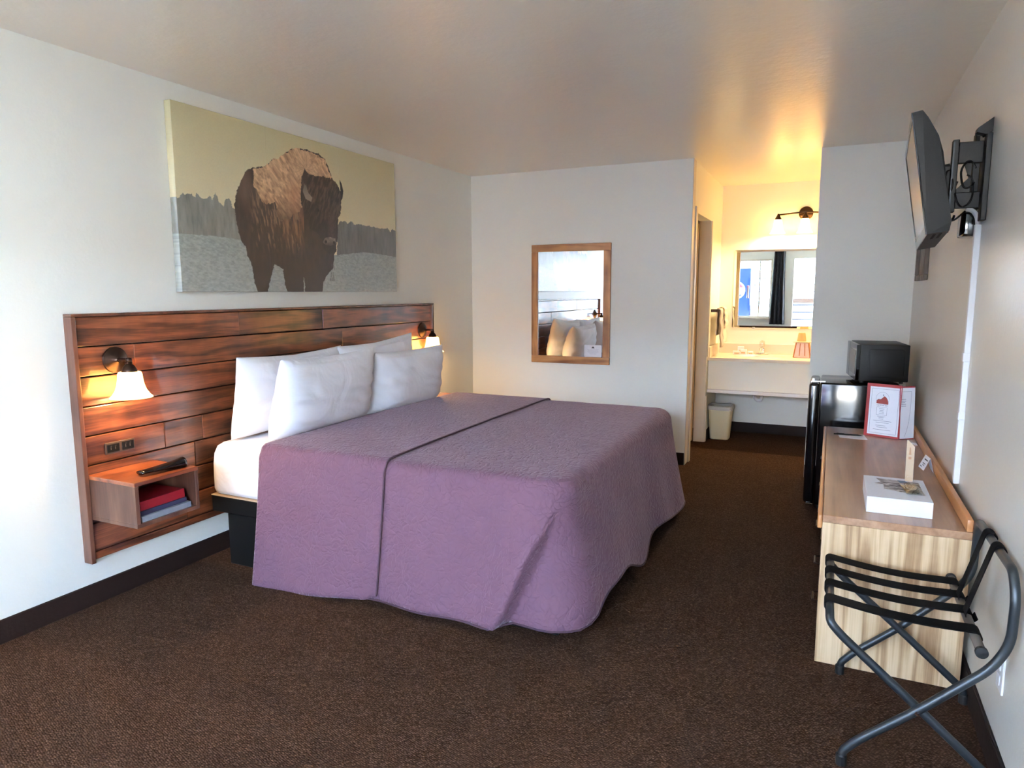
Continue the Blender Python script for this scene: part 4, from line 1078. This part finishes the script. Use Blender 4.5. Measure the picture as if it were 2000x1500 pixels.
g = G(); g.lathe([(0, -.006), (.018, -.004), (.02, 0), (.014, .006), (0, .008)], 16, Matrix.Translation((3.315, -2.57, zb+.009)) @ Matrix.Diagonal((1, 2.1, .6, 1))); g.build('contents', 'kraft', pk, smooth=True)
# menu folder
mf = thing('menu_folder', (3.34, -1.2, zt), 'open red folder standing on the desk with printed white information sheets', 'folder')
def panel(p0, p1, h, th, name, mat, parent, off=.0, in0=0., in1=0., z0=0., z1=None, lean=.05, poly=None):
    p0 = Vector((*p0, zt)); p1 = Vector((*p1, zt)); ex = (p1-p0).normalized(); ez = Vector((0, 0, 1)); nn_ = ex.cross(ez)
    up_ = (ez-nn_*lean).normalized(); nn_ = ex.cross(up_)
    Lx = (p1-p0).length
    B = basis(p0+nn_*off, ex, up_, nn_)
    g = G(); g.prism(poly(Lx, h) if poly else [(in0, z0+.0005), (Lx-in1, z0+.0005), (Lx-in1, (z1 or h)), (in0, (z1 or h))], th, B)
    return g.build(name, mat, parent), B, Lx
a0, a1, a2 = (3.203, -1.165), (3.374, -1.232), (3.452, -1.178)
panel(a0, a1, .305, .003, 'cover', 'red', mf)
panel(a1, a2, .30, .003, 'cover', 'red', mf)
o, B, Lx = panel(a0, a1, .29, .001, 'front_sheet', 'paper', mf, off=.0034, in0=.018, in1=.004, z0=.012, z1=.288)
W_, H_ = Lx, .3
g = G()
def ln(x0, x1, y, t=.0012): g.prism([(x0, y), (x1, y), (x1, y+t), (x0, y+t)], .0003, B @ Matrix.Translation((0, 0, .0011)))
x0, x1, y0, y1 = .028, Lx-.014, .022, .276
ln(x0, x1, y0); ln(x0, x1, y1)
for xx in (x0, x1): g.prism([(xx, y0), (xx+.0012, y0), (xx+.0012, y1), (xx, y1)], .0003, B @ Matrix.Translation((0, 0, .0011)))
cx = (x0+x1)/2-.012
for k in range(28):
    a, b_ = 2*PI*k/28, 2*PI*(k+1)/28
    p = [(cx+rx*math.cos(t_), .222+ry*math.sin(t_)) for rx, ry, t_ in ((.034, .036, a), (.0348, .037, a), (.0348, .037, b_), (.034, .036, b_))]
    g.prism(p, .0003, B @ Matrix.Translation((0, 0, .0011)))
# boxed notice
bx0, bx1, by0, by1 = cx-.027, cx+.027, .127, .172
ln(bx0, bx1, by0); ln(bx0, bx1, by1)
for xx in (bx0, bx1): g.prism([(xx, by0), (xx+.001, by0), (xx+.001, by1), (xx, by1)], .0003, B @ Matrix.Translation((0, 0, .0011)))
for w_, y in ((.014, .162), (.01, .153), (.012, .144), (.014, .135), (.022, .118), (.014, .112), (.012, .103), (.052, .093), (.038, .083), (.026, .066), (.032, .056), (.05, .042)):
    ln(cx-w_+(.012 if w_ > .03 else 0), cx+w_+(.004 if w_ > .03 else 0), y, .0018)
g.build('printed_lines', 'ink', o)
g = G(); g.prism([(cx-.031, .193), (cx+.031, .19), (cx+.032, .2), (cx+.027, .218), (cx+.018, .231), (cx+.008, .236), (cx+.001, .228), (cx-.008, .218), (cx-.024, .217), (cx-.031, .208)], .0004, B @ Matrix.Translation((0, 0, .0011))); g.build('rock_emblem', 'logored', o)
g = G(); g.prism([(cx+.001, .237), (cx+.007, .237), (cx+.004, .251)], .0003, B @ Matrix.Translation((0, 0, .0011))); g.build('spire_emblem', 'ink', o)
textmesh('THE ROCK INN', .0085, 'inkdark', B @ Matrix.Translation((cx, .1825, .0012)), 'lettering', o, bold=.0, ext=.0002)
o, B, Lx = panel(a1, a2, .29, .001, 'inner_sheet', 'paper', mf, off=.0034, in0=.006, in1=.0005, z0=.004, z1=.292)
g = G()
def ln(x0, x1, y, t=.0012): g.prism([(x0, y), (x1, y), (x1, y+t), (x0, y+t)], .0003, B @ Matrix.Translation((0, 0, .0011)))
ln(.006, Lx-.024, .27)
cur = [(Lx-.024, .27), (Lx-.026, .22), (Lx-.029, .16), (Lx-.036, .10), (Lx-.047, .05), (Lx-.06, .015)]
for (xa, ya), (xb, yb) in zip(cur, cur[1:]): g.prism([(xa, ya), (xa+.0012, ya), (xb+.0012, yb), (xb, yb)], .0003, B @ Matrix.Translation((0, 0, .0011)))
for k in range(5): ln(.009, .038-(.005 if k == 2 else 0), .226-.0095*k, .0022)
g.build('printed_lines', 'ink', o)
# card and pen
nc_ = [(3.066, -1.20), (3.205, -1.172), (3.219, -1.317), (3.076, -1.307)]
g = G(); g.prism(nc_[::-1], .0012, Matrix.Translation((0, 0, zt))); o = g.build('note_card', 'paper'); tag(o, 'small white card flat on the far end of the desk, under the pen', 'card')
g = G(); g.tube([(3.045, -1.235, zt+.0062), (3.17, -1.225, zt+.0062), (3.19, -1.232, zt+.0062), (3.197, -1.235, zt+.0062)], [.0042, .0045, .002, .0008], 10); o = g.build('ballpoint_pen', 'black', None, smooth=True); tag(o, 'black ballpoint pen lying across the small white card', 'pen')
g = G(); g.tube([(3.06, -1.229, zt+.0105), (3.10, -1.226, zt+.0105)], .0012, 6); g.build('clip', 'chrome', o)
# tent card
tc_ = thing('tent_card', (3.44, -1.95, zt), 'small folded tent card leaning by the back edge of the desk', 'card')
A0, A1, T0, T1, K0, K1 = Vector((3.424, -1.955, zt)), Vector((3.412, -1.87, zt)), Vector((3.447, -1.965, zt+.062)), Vector((3.436, -1.88, zt+.062)), Vector((3.460, -1.985, zt)), Vector((3.457, -1.90, zt))
for q_ in ((A0, A1, T1, T0), (T0, T1, K1, K0)):
    g = G(); n_ = (q_[1]-q_[0]).cross(q_[3]-q_[0]).normalized()*.0008
    a_ = [g.b.verts.new(p) for p in q_]; b_ = [g.b.verts.new(p-n_) for p in q_]
    g.b.faces.new(a_); g.b.faces.new(b_[::-1])
    for k in range(4): g.b.faces.new((a_[k], a_[(k+1) % 4], b_[(k+1) % 4], b_[k]))
    leaf = g.build('card_leaf', 'paper', tc_)
    if q_[0] is A0:
        g = G(); fr_ = lambda s, t: A0.lerp(A1, s).lerp(T0.lerp(T1, s), t)+Vector((-.0016, -.0004, .0004))
        for (s0, s1, t0, t1) in ((.12, .72, .70, .78), (.2, .7, .42, .47), (.25, .6, .3, .34), (.5, .85, .14, .19)):
            g.b.faces.new([g.b.verts.new(fr_(*c)) for c in ((s0, t0), (s1, t0), (s1, t1), (s0, t1))])
        g.build('printed_lines', 'inkdark', leaf)
g = G(); g.prism([(3.425, -1.30), (3.455, -1.29), (3.458, -1.36), (3.448, -1.365)], .001, Matrix.Translation((0, 0, zt))); o = g.build('paper_slip', 'paper'); tag(o, 'white paper scrap beside the standing red folder near the desk back edge', 'paper')

# ------------------------------------------------------------------ television and mount
tv = thing('television', (3.30, -2.25, 1.83), 'flat black television tilted out from the wall on a mount', 'television')
TLn, BLn, TLf, BLf = Vector((3.223, -2.635, 2.053)), Vector((3.295, -2.649, 1.619)), Vector((3.267, -1.871, 2.036)), Vector((3.339, -1.885, 1.603))
ex = (TLf-TLn).normalized(); ey = (TLn-BLn).normalized(); ez = ex.cross(ey).normalized()   # ez points to the room (-x)?
if ez.x > 0: ez = -ez
cen = (TLn+BLn+TLf+BLf)/4; w_, h_ = .766, .44
B = basis(cen, ex, ey, -ez)    # local z = depth behind the screen
g = G()
prof = [(.0, h_/2), (.03, h_/2), (.045, h_/2-.03), (.07, h_/2-.10), (.078, h_/2-.16), (.078, -h_/2+.03), (.068, -h_/2), (.0, -h_/2)]
ins = [(0, 0), (0, 0), (.0, 0), (.02, 0), (.03, 0), (.03, 0), (.01, 0), (0, 0)]
A = [g.b.verts.new(B @ Vector((-w_/2+i_[0]*.3, y, z))) for (z, y), i_ in zip(prof, ins)]
D = [g.b.verts.new(B @ Vector((w_/2-i_[0]*.3, y, z))) for (z, y), i_ in zip(prof, ins)]
g.b.faces.new(A); g.b.faces.new(D[::-1])
for k in range(len(A)): g.b.faces.new((A[k], A[(k+1) % len(A)], D[(k+1) % len(A)], D[k]))
g.build('housing', 'black', tv)
g = G()
bz = .022
for a in ((-w_/2, w_/2, h_/2-bz, h_/2), (-w_/2, w_/2, -h_/2, -h_/2+bz*1.5), (-w_/2, -w_/2+bz, -h_/2+bz*1.5, h_/2-bz), (w_/2-bz, w_/2, -h_/2+bz*1.5, h_/2-bz)):
    g.box(a[0], a[1], a[2], a[3], -.006, -.0003, .001, 1, mat=B)
g.build('bezel', 'gloss', tv)
g = G(); g.box(-w_/2+bz, w_/2-bz, -h_/2+bz*1.5, h_/2-bz, -.003, -.0004, mat=B); g.build('screen', 'screen', tv)
g = G()
for k in range(2): g.box(-w_/2+.05, -w_/2+.25, -h_/2-.0008, -h_/2-.0002, .02+.02*k, .03+.02*k, mat=B)
g.build('speaker_grille', 'blackmatte', tv)
mt = thing('television_mount', (W, -2.3, 1.85), 'black articulated wall bracket carrying the television', 'tv mount')
g = G(); g.box(W-.020, W-.0005, -2.43, -2.38, 1.68, 2.0, .002, 1).box(W-.016, W-.0005, -2.16, -2.11, 1.72, 2.05, .002, 1).box(W-.010, W-.0005, -2.379, -2.161, 1.74, 1.98)
g.tube([(W-.008, -2.405, 2.0), (W-.03, -2.405, 1.99)], .004, 8)
g.b.verts.ensure_lookup_table(); g.build('wall_plate', 'black', mt)
g = G(); g.prism([(0, 0), (.048, -.035), (.05, -.05), (.02, -.06), (0, -.05)], .05, basis((W-.002, -2.43, 2.055), Vector((-1, 0, 0)), Vector((0, 0, 1)), Vector((0, 1, 0)))); g.build('upper_hook', 'black', mt)
for z0, z1 in ((1.905, 1.985), (1.735, 1.795)):
    g = G(); g.box(W-.096, W-.016, -2.36, -2.342, z0, z1, .002, 1); g.build('swing_arm', 'black', mt)
    g = G(); g.box(W-.090, W-.022, -2.30, -2.285, z0+.008, z1-.008, .002, 1); g.build('swing_arm', 'black', mt)
g = G(); g.prism([(W-.094, 1.796), (W-.05, 1.796), (W-.05, 1.904), (W-.074, 1.904), (W-.056, 1.85), (W-.094, 1.81)], .012, basis((0, -2.344, 0), Vector((1, 0, 0)), Vector((0, 0, 1)), Vector((0, -1, 0)))); g.build('gusset', 'black', mt)
g = G(); g.box(W-.045, W-.022, -2.35, -2.33, 1.796, 1.904, .002, 1); g.build('gusset', 'black', mt)
g = G(); g.box(W-.118, W-.0965, -2.37, -2.33, 1.72, 1.995, .003, 2); g.build('upright_channel', 'black', mt)
g = G(); g.box(W-.117, W-.112, -2.3725, -2.3705, 1.73, 1.985); g.build('channel_edge', 'steel', mt)
g = G(); g.box(W-.145, W-.1185, -2.355, -2.335, 1.78, 1.90, .002, 1); g.build('tilt_head', 'black', mt)
g = G(); g.tube([(W-.15, -2.34, 1.895), (W-.12, -2.34, 1.90)], .011, 8); g.build('tilt_pin', 'black', mt)
bx_ = Matrix.Identity(4)
g = G(); g.box(W-.058, W-.001, -2.325, -2.18, 1.63, 1.725, .01, 3); o = g.build('cable_box', 'gloss', None, auto=40); tag(o, 'glossy black junction box on the wall under the television bracket', 'junction box')
g = G()
def loop(cx, cy, cz, rx, rz, n=20, ph=0): return [(cx+rx*math.cos(ph+2*PI*k/n*.86), cy+.01*math.sin(k), cz+rz*math.sin(ph+2*PI*k/n*.86)) for k in range(n)]
g.tube(loop(W-.135, -2.31, 1.74, .03, .05), .004, 6).tube(loop(W-.06, -2.37, 1.86, .025, .05, ph=.5), .004, 6).tube(loop(W-.07, -2.37, 1.80, .03, .06, ph=2.5), .0035, 6).tube(loop(W-.125, -2.37, 1.83, .014, .05, ph=1.5), .0035, 6).tube(loop(W-.13, -2.29, 1.72, .045, .04, ph=1), .0045, 6).tube(loop(W-.16, -2.30, 1.80, .02, .06, ph=2), .0035, 6)
g.tube([(W-.05, -2.30, 1.73), (W-.09, -2.30, 1.69), (W-.13, -2.3, 1.70), (W-.17, -2.29, 1.76)], .004, 6, round_=.03)
o = g.build('power_cable', 'black', None, smooth=True); tag(o, 'tangle of black cables hanging behind the television', 'cable')
g = G(); g.tube([(W-.165, -2.28, 1.70), (W-.15, -2.28, 1.655), (W-.155, -2.28, 1.62)], .005, 6).tube([(W-.165, -2.28, 1.665), (W-.11, -2.28, 1.655), (W-.1, -2.28, 1.65)], .003, 6); o = g.build('cable_tie', 'redbook', None); tag(o, 'dark red tie dangling from the cables behind the television', 'cable tie')
rw = thing('cable_cover', (W, -2.34, .63), 'white plastic cable channel running down the wall from the bracket to the desk', 'cable channel')
g = G(); g.box(W-.022, W, -2.355, -2.325, .635, 1.15, .003, 2).box(W-.022, W, -2.355, -2.325, 1.152, 1.672, .003, 2); g.build('channel', 'white', rw)
for za, zc in ((1.135, 1.17), (.90, .93)):
    g = G(); g.box(W-.025, W, -2.358, -2.322, za, zc, .003, 2); g.build('joint_clip', 'white', rw)
g = G(); g.tube([(W-.011, -2.34, 1.67), (W-.014, -2.34, 1.70), (W-.03, -2.345, 1.725), (W-.055, -2.35, 1.733)], .009, 10, round_=.02); g.build('cable_bend', 'white', rw, smooth=True)
# picture frame on the right wall
pf_ = thing('small_frame', (W-.01, -.5, 1.48), 'small weathered wood frame on the wall below the television', 'picture frame')
y0, y1, z0, z1 = -.78, -.30, 1.48, 1.86
for nm, a in (('frame_rail', (W-.025, W, y0, y1, z0, z0+.035)), ('frame_rail', (W-.025, W, y0, y1, z1-.035, z1)), ('frame_stile', (W-.025, W, y0, y0+.035, z0+.0355, z1-.0355)), ('frame_stile', (W-.025, W, y1-.035, y1, z0+.0355, z1-.0355))):
    g = G(); g.box(*a, .003, 1); g.build(nm, 'greywood', pf_)
g = G(); g.box(W-.008, W-.001, y0+.03, y1-.03, z0+.03, z1-.03); g.build('mat_board', 'greywood', pf_)
# wall outlet by the rack
ol = thing('wall_outlet', (W, -3.28, .31), 'white outlet plate low on the wall behind the luggage rack', 'power outlet')
g = G(); g.box(W-.006, W, -3.315, -3.245, .255, .37, .002, 2); g.build('cover_plate', 'white', ol)
g = G(); g.box(W-.010, W-.0062, -3.297, -3.263, .275, .305, .003, 2); g.build('socket', 'white', ol)
g = G(); g.box(W-.010, W-.0062, -3.297, -3.263, .32, .35, .003, 2); g.build('socket', 'white', ol)

# ------------------------------------------------------------------ luggage rack
rk = thing('luggage_rack', (3.27, -3.17, 0), 'folding luggage rack with dark steel tube legs and black straps, beside the desk end', 'luggage rack')
yn, yf = -3.44, -2.895
r = .0125
g = G(); g.tube([(3.095, yn, .02), (3.098, yn, .045), (3.135, yn, .09), (3.279, yn, .222), (3.445, yn, .392), (3.482, yn, .47), (3.484, yn, .60), (3.480, yn+.035, .665),
                 (3.480, yf-.035, .655), (3.484, yf, .59), (3.480, yf, .46), (3.44, yf, .395), (3.279, yf, .222), (3.135, yf, .09), (3.098, yf, .045), (3.095, yf, .02)], r, 16, round_=.05)
g.build('back_frame', 'steel', rk, smooth=True)
an, af = yn+.028, yf-.028
g = G(); g.tube([(3.482, an, .02), (3.478, an, .05), (3.44, an, .082), (3.279, an, .222), (3.075, an, .395), (3.042, an, .43), (3.040, an+.03, .455), (3.040, af-.03, .455), (3.042, af, .43),
                 (3.075, af, .395), (3.279, af, .222), (3.44, af, .082), (3.478, af, .05), (3.482, af, .02)], r, 16, round_=.045)
g.build('front_frame', 'steel', rk, smooth=True)
g = G(); g.tube([(3.418, an-.035, .437), (3.418, af+.015, .437)], .0125, 16); g.build('crossbar', 'rod', rk, smooth=True)
for x, y in ((3.095, yn), (3.095, yf), (3.482, an), (3.482, af)):
    g = G(); g.lathe([(0, 0), (.015, 0), (.0155, .03), (.013, .034), (0, .034)], 16, Matrix.Translation((x, y, .0005))); g.build('foot_cap', 'rubber', rk)
for y in (yn-.013, yf+.013):
    g = G(); g.lathe([(0, -.003), (.006, -.002), (.006, .002), (0, .003)], 12, basis((3.279, y, .222), Vector((1, 0, 0)), Vector((0, 0, 1)), Vector((0, 1, 0)))); g.build('pivot_rivet', 'chrome', rk)
for e_ in (an-.035, af+.015):
    g = G(); g.lathe([(0, -.008), (.016, -.006), (.016, .006), (0, .008)], 16, basis((3.418, e_, .437), Vector((1, 0, 0)), Vector((0, 0, 1)), Vector((0, 1, 0)))); g.build('bar_end_cap', 'rubber', rk)
def strap(P0, P1, wv, sag, name='strap'):
    """band between two bars (both along y), wrapped round each"""
    P0 = Vector(P0); P1 = Vector(P1); d = (P1-P0).normalized(); nrm = Vector((0, 1, 0)).cross(d).normalized()
    if nrm.z < 0 or (abs(nrm.z) < .3 and nrm.x > 0): nrm = -nrm
    R1 = .0145; path = []
    for k in range(9):
        a = PI*k/8; path.append(P0-d*R1*math.sin(a)-nrm*R1*math.cos(a))
    for k in range(1, 12):
        t = k/12; path.append(P0.lerp(P1, t)+nrm*R1-Vector((0, 0, 1))*sag*math.sin(PI*t))
    for k in range(9):
        a = PI*k/8; path.append(P1+d*R1*math.sin(a)+nrm*R1*math.cos(a))
    g = G()
    g.grid(lambda u, v: path[min(len(path)-1, int(round(u*(len(path)-1))))]+Vector((0, (v-.5)*wv*(1-.12*math.sin(PI*u)), 0)), len(path), 6)
    o = g.build(name, 'strap', rk, smooth=True); s_ = o.modifiers.new('s', 'SOLIDIFY'); s_.thickness = .0022; s_.offset = 1
for ya, yb in ((-2.962, -2.975), (-3.08, -3.085), (-3.20, -3.20), (-3.325, -3.335)):
    strap((3.040, ya, .455), (3.418, yb, .437), .066, .012)
for ya in (-3.10, -3.225):
    strap((3.480, ya, .662), (3.425, ya, .452), .052, .0, 'back_strap')

# ------------------------------------------------------------------ curtain at the front window
g = G()
cx0, cx1, zb_, zt_ = 1.83, 2.10, .72, 2.36
g.grid(lambda u, v: (cx0-.03*(1-v)*(1-u)+(cx1-cx0)*u*(1-.25*v)+.02*v, YF+.10+.03*math.sin(u*24)*(1-.3*v)+.01*math.sin(v*3), zb_+(zt_-zb_)*v), 90, 12)
o = g.build('curtain', 'curtain', None, smooth=True); s_ = o.modifiers.new('s', 'SOLIDIFY'); s_.thickness = .003
tag(o, 'charcoal drape gathered between window and entrance, seen in the vanity mirror', 'curtain')
g = G(); g.tube([(.1, YF+.10, 2.38), (2.18, YF+.10, 2.38)], .012, 10); o = g.build('curtain_rod', 'bronze', None, smooth=True); tag(o, 'dark curtain rod above the front window', 'curtain rod')
g = G()
for xx in (.12, 2.16): g.tube([(xx, YF, 2.38), (xx, YF+.09, 2.38)], .008, 8)
g.build('bracket', 'bronze', o)
# ------------------------------------------------------------------ outside, seen only in the mirrors and through the openings
g = G(); g.box(-14, 18, -30, YF-.11, -.2, -.02); struct(g.build('ground', 'concrete'), 'concrete parking ground outside', 'ground')
bd = thing('motel_wing', (1, -18, -.02), 'bright white clapboard building across the car park, seen in the vanity mirror', 'building')
g = G()
for k in range(13): g.box(-10, 12, -18, -17.8, -.02+.24*k, .18+.24*k)
g.build('clapboard_wall', 'siding', bd)
g = G(); g.box(-10, 12, -18.1, -18.01, -.02, 3.15); g.build('wall_backing', 'asphalt', bd)
g = G(); g.box(-11, 13, -18.4, -17.2, 3.2, 3.35); g.build('eave', 'dkbrown', bd)
g = G()
for x in (-6, -2.5, 4.2, 8): g.box(x, x+1.1, -17.8, -17.77, .95, 2.0)
g.build('windows', 'asphalt', bd)
g = G(); g.box(-8, 10, -9.3, YF-.1, 2.56, 2.7); struct(g.build('porch_shade_roof', 'trim'), 'unseen walkway roof outside the front wall, added to shade the machine and flatten daylight', 'roof')  # out of view, added to shade the vending machine and block high sky light
vmn = thing('vending_machine', (.79, -8.8, -.02), 'blue drinks vending machine outside the window, seen in the vanity mirror', 'vending machine')
VX0, VX1 = .34, 1.215
g = G(); g.box(VX0, VX1, -9.2, -8.5, -.02, 1.96, .02, 2); g.build('cabinet', 'blue', vmn)
B = basis((.885, -8.498, 1.44), Vector((-1, 0, 0)), Vector((0, 0, 1)), Vector((0, 1, 0)))
def disc(r, z, seg=(0, 2*PI)): return [(r*math.cos(seg[0]+(seg[1]-seg[0])*k/40), r*math.sin(seg[0]+(seg[1]-seg[0])*k/40)) for k in range(41 if seg[1]-seg[0] < 6.2 else 40)]
g = G(); g.prism(disc(.21, 0), .002, B); lg = g.build('round_sign', 'white', vmn)
g = G(); a_ = math.asin(.36); g.prism(disc(.178, 0, (a_, PI-a_)), .0015, B @ Matrix.Translation((0, 0, .0022))); g.build('upper_arc', 'logobright', lg)
g = G(); a_ = math.asin(.56); g.prism(disc(.178, 0, (PI+a_, 2*PI-a_)), .0015, B @ Matrix.Translation((0, 0, .0022))); g.build('lower_arc', 'logoblue', lg)
textmesh('PEPSI', .125, 'inkdark', B @ Matrix.Translation((0, -.02, .003)), 'lettering', lg, bold=.002)
g = G(); g.box(1.13, 1.18, -8.499, -8.492, 1.25, 1.55, .003, 1); g.build('coin_panel', 'chrome', vmn)
g = G(); g.box(.45, 1.05, -8.499, -8.49, .2, .45, .003, 1); g.build('dispenser_slot', 'blackmatte', vmn)
g = G()
ic = thing('ice_chest', (1.43, -8.7, -.02), 'white ice chest outside the window beside the blue vending machine', 'ice chest')
g = G(); g.box(1.24, 1.62, -8.95, -8.5, -.02, 1.0, .02, 2); g.build('chest_body', 'white', ic)
g = G(); g.box(1.23, 1.63, -8.96, -8.49, 1.005, 1.09, .02, 2); g.build('lid', 'white', ic)
g = G(); g.box(-3, 8, -12.2, -12.0, -.02, 1.22); struct(g.build('wall_carpark', 'slate'), 'low grey wall across the walkway', 'wall')
rl = thing('porch_railing', (2.9, -7.9, -.02), 'white boarded railing beyond the entrance, seen in the vanity mirror', 'railing')
for k in range(5):
    g = G(); g.box(2.1, 4.4, -7.92, -7.88, .33+.16*k, .45+.16*k); g.build('board', 'siding', rl)
g = G(); g.box(2.1, 4.4, -7.97, -7.95, .2, 1.14); g.build('backing_panel', 'asphalt', rl)
g = G(); g.box(2.06, 4.44, -7.97, -7.86, 1.15, 1.25); g.build('top_rail', 'dkbrown', rl)
for x in (2.06, 4.42):
    g = G(); g.box(x-.04, x+.04, -7.94, -7.86, -.02, 1.1); g.build('post', 'siding', rl)
ed = G(); ed.box(W-.055, W-.015, -6.84, -5.92, .01, 2.05, .003, 1)
ed = struct(ed.build('door_2', 'white'), 'white entrance door opened against the wall', 'door')

# ------------------------------------------------------------------ light
w = bpy.data.worlds.new('sky'); sc.world = w; w.use_nodes = True; N = w.node_tree.nodes; L = w.node_tree.links
bg = N['Background']; bg.inputs['Strength'].default_value = 33
tc = N.new('ShaderNodeTexCoord'); sp = N.new('ShaderNodeSeparateXYZ'); L.new(tc.outputs['Generated'], sp.inputs[0])
rp = N.new('ShaderNodeValToRGB'); e = rp.color_ramp.elements
e[0].position = 0; e[0].color = (.80, .90, 1, 1); e[1].position = .4; e[1].color = (.28, .48, .85, 1)
L.new(sp.outputs['Z'], rp.inputs['Fac']); L.new(rp.outputs['Color'], bg.inputs['Color'])
sl = bpy.data.lights.new('sun', 'SUN'); sl.energy = 165; sl.angle = .01; sl.color = (1, .94, .82)
so = bpy.data.objects.new('sun', sl); C.objects.link(so)
so.rotation_euler = Vector((-.35, -1, -1.15)).to_track_quat('-Z', 'Y').to_euler()
def portal(name, x0, x1, z0, z1):
    li = bpy.data.lights.new(name, 'AREA'); li.shape = 'RECTANGLE'; li.size = x1-x0; li.size_y = z1-z0; li.cycles.is_portal = True
    o = bpy.data.objects.new(name, li); C.objects.link(o); o.location = ((x0+x1)/2, YF-.10, (z0+z1)/2); o.rotation_euler = (math.radians(90), 0, PI)
    return o
portal('window_portal', WX0, WX1, WZ0, WZ1)
portal('entrance_portal', DX0, DX1, 0, DZ1)

# ------------------------------------------------------------------ camera
cam = bpy.data.cameras.new('camera'); co_ = bpy.data.objects.new('camera', cam); C.objects.link(co_)
yaw, pit, rol, F = 24.9658, 7.6816, -.1313, 1336.0311
y_, p_, r_ = map(math.radians, (yaw, pit, rol))
fwd = Vector((-math.sin(y_)*math.cos(p_), math.cos(y_)*math.cos(p_), -math.sin(p_))); rt = Vector((math.cos(y_), math.sin(y_), 0)); up = rt.cross(fwd)
rt2 = rt*math.cos(r_)+up*math.sin(r_); up2 = -rt*math.sin(r_)+up*math.cos(r_)
co_.matrix_world = basis((2.9967, -5.5775, 1.4165), rt2, up2, -fwd)
cam.sensor_width = 36; cam.lens = F/2000*36; cam.clip_start = .02
sc.camera = co_
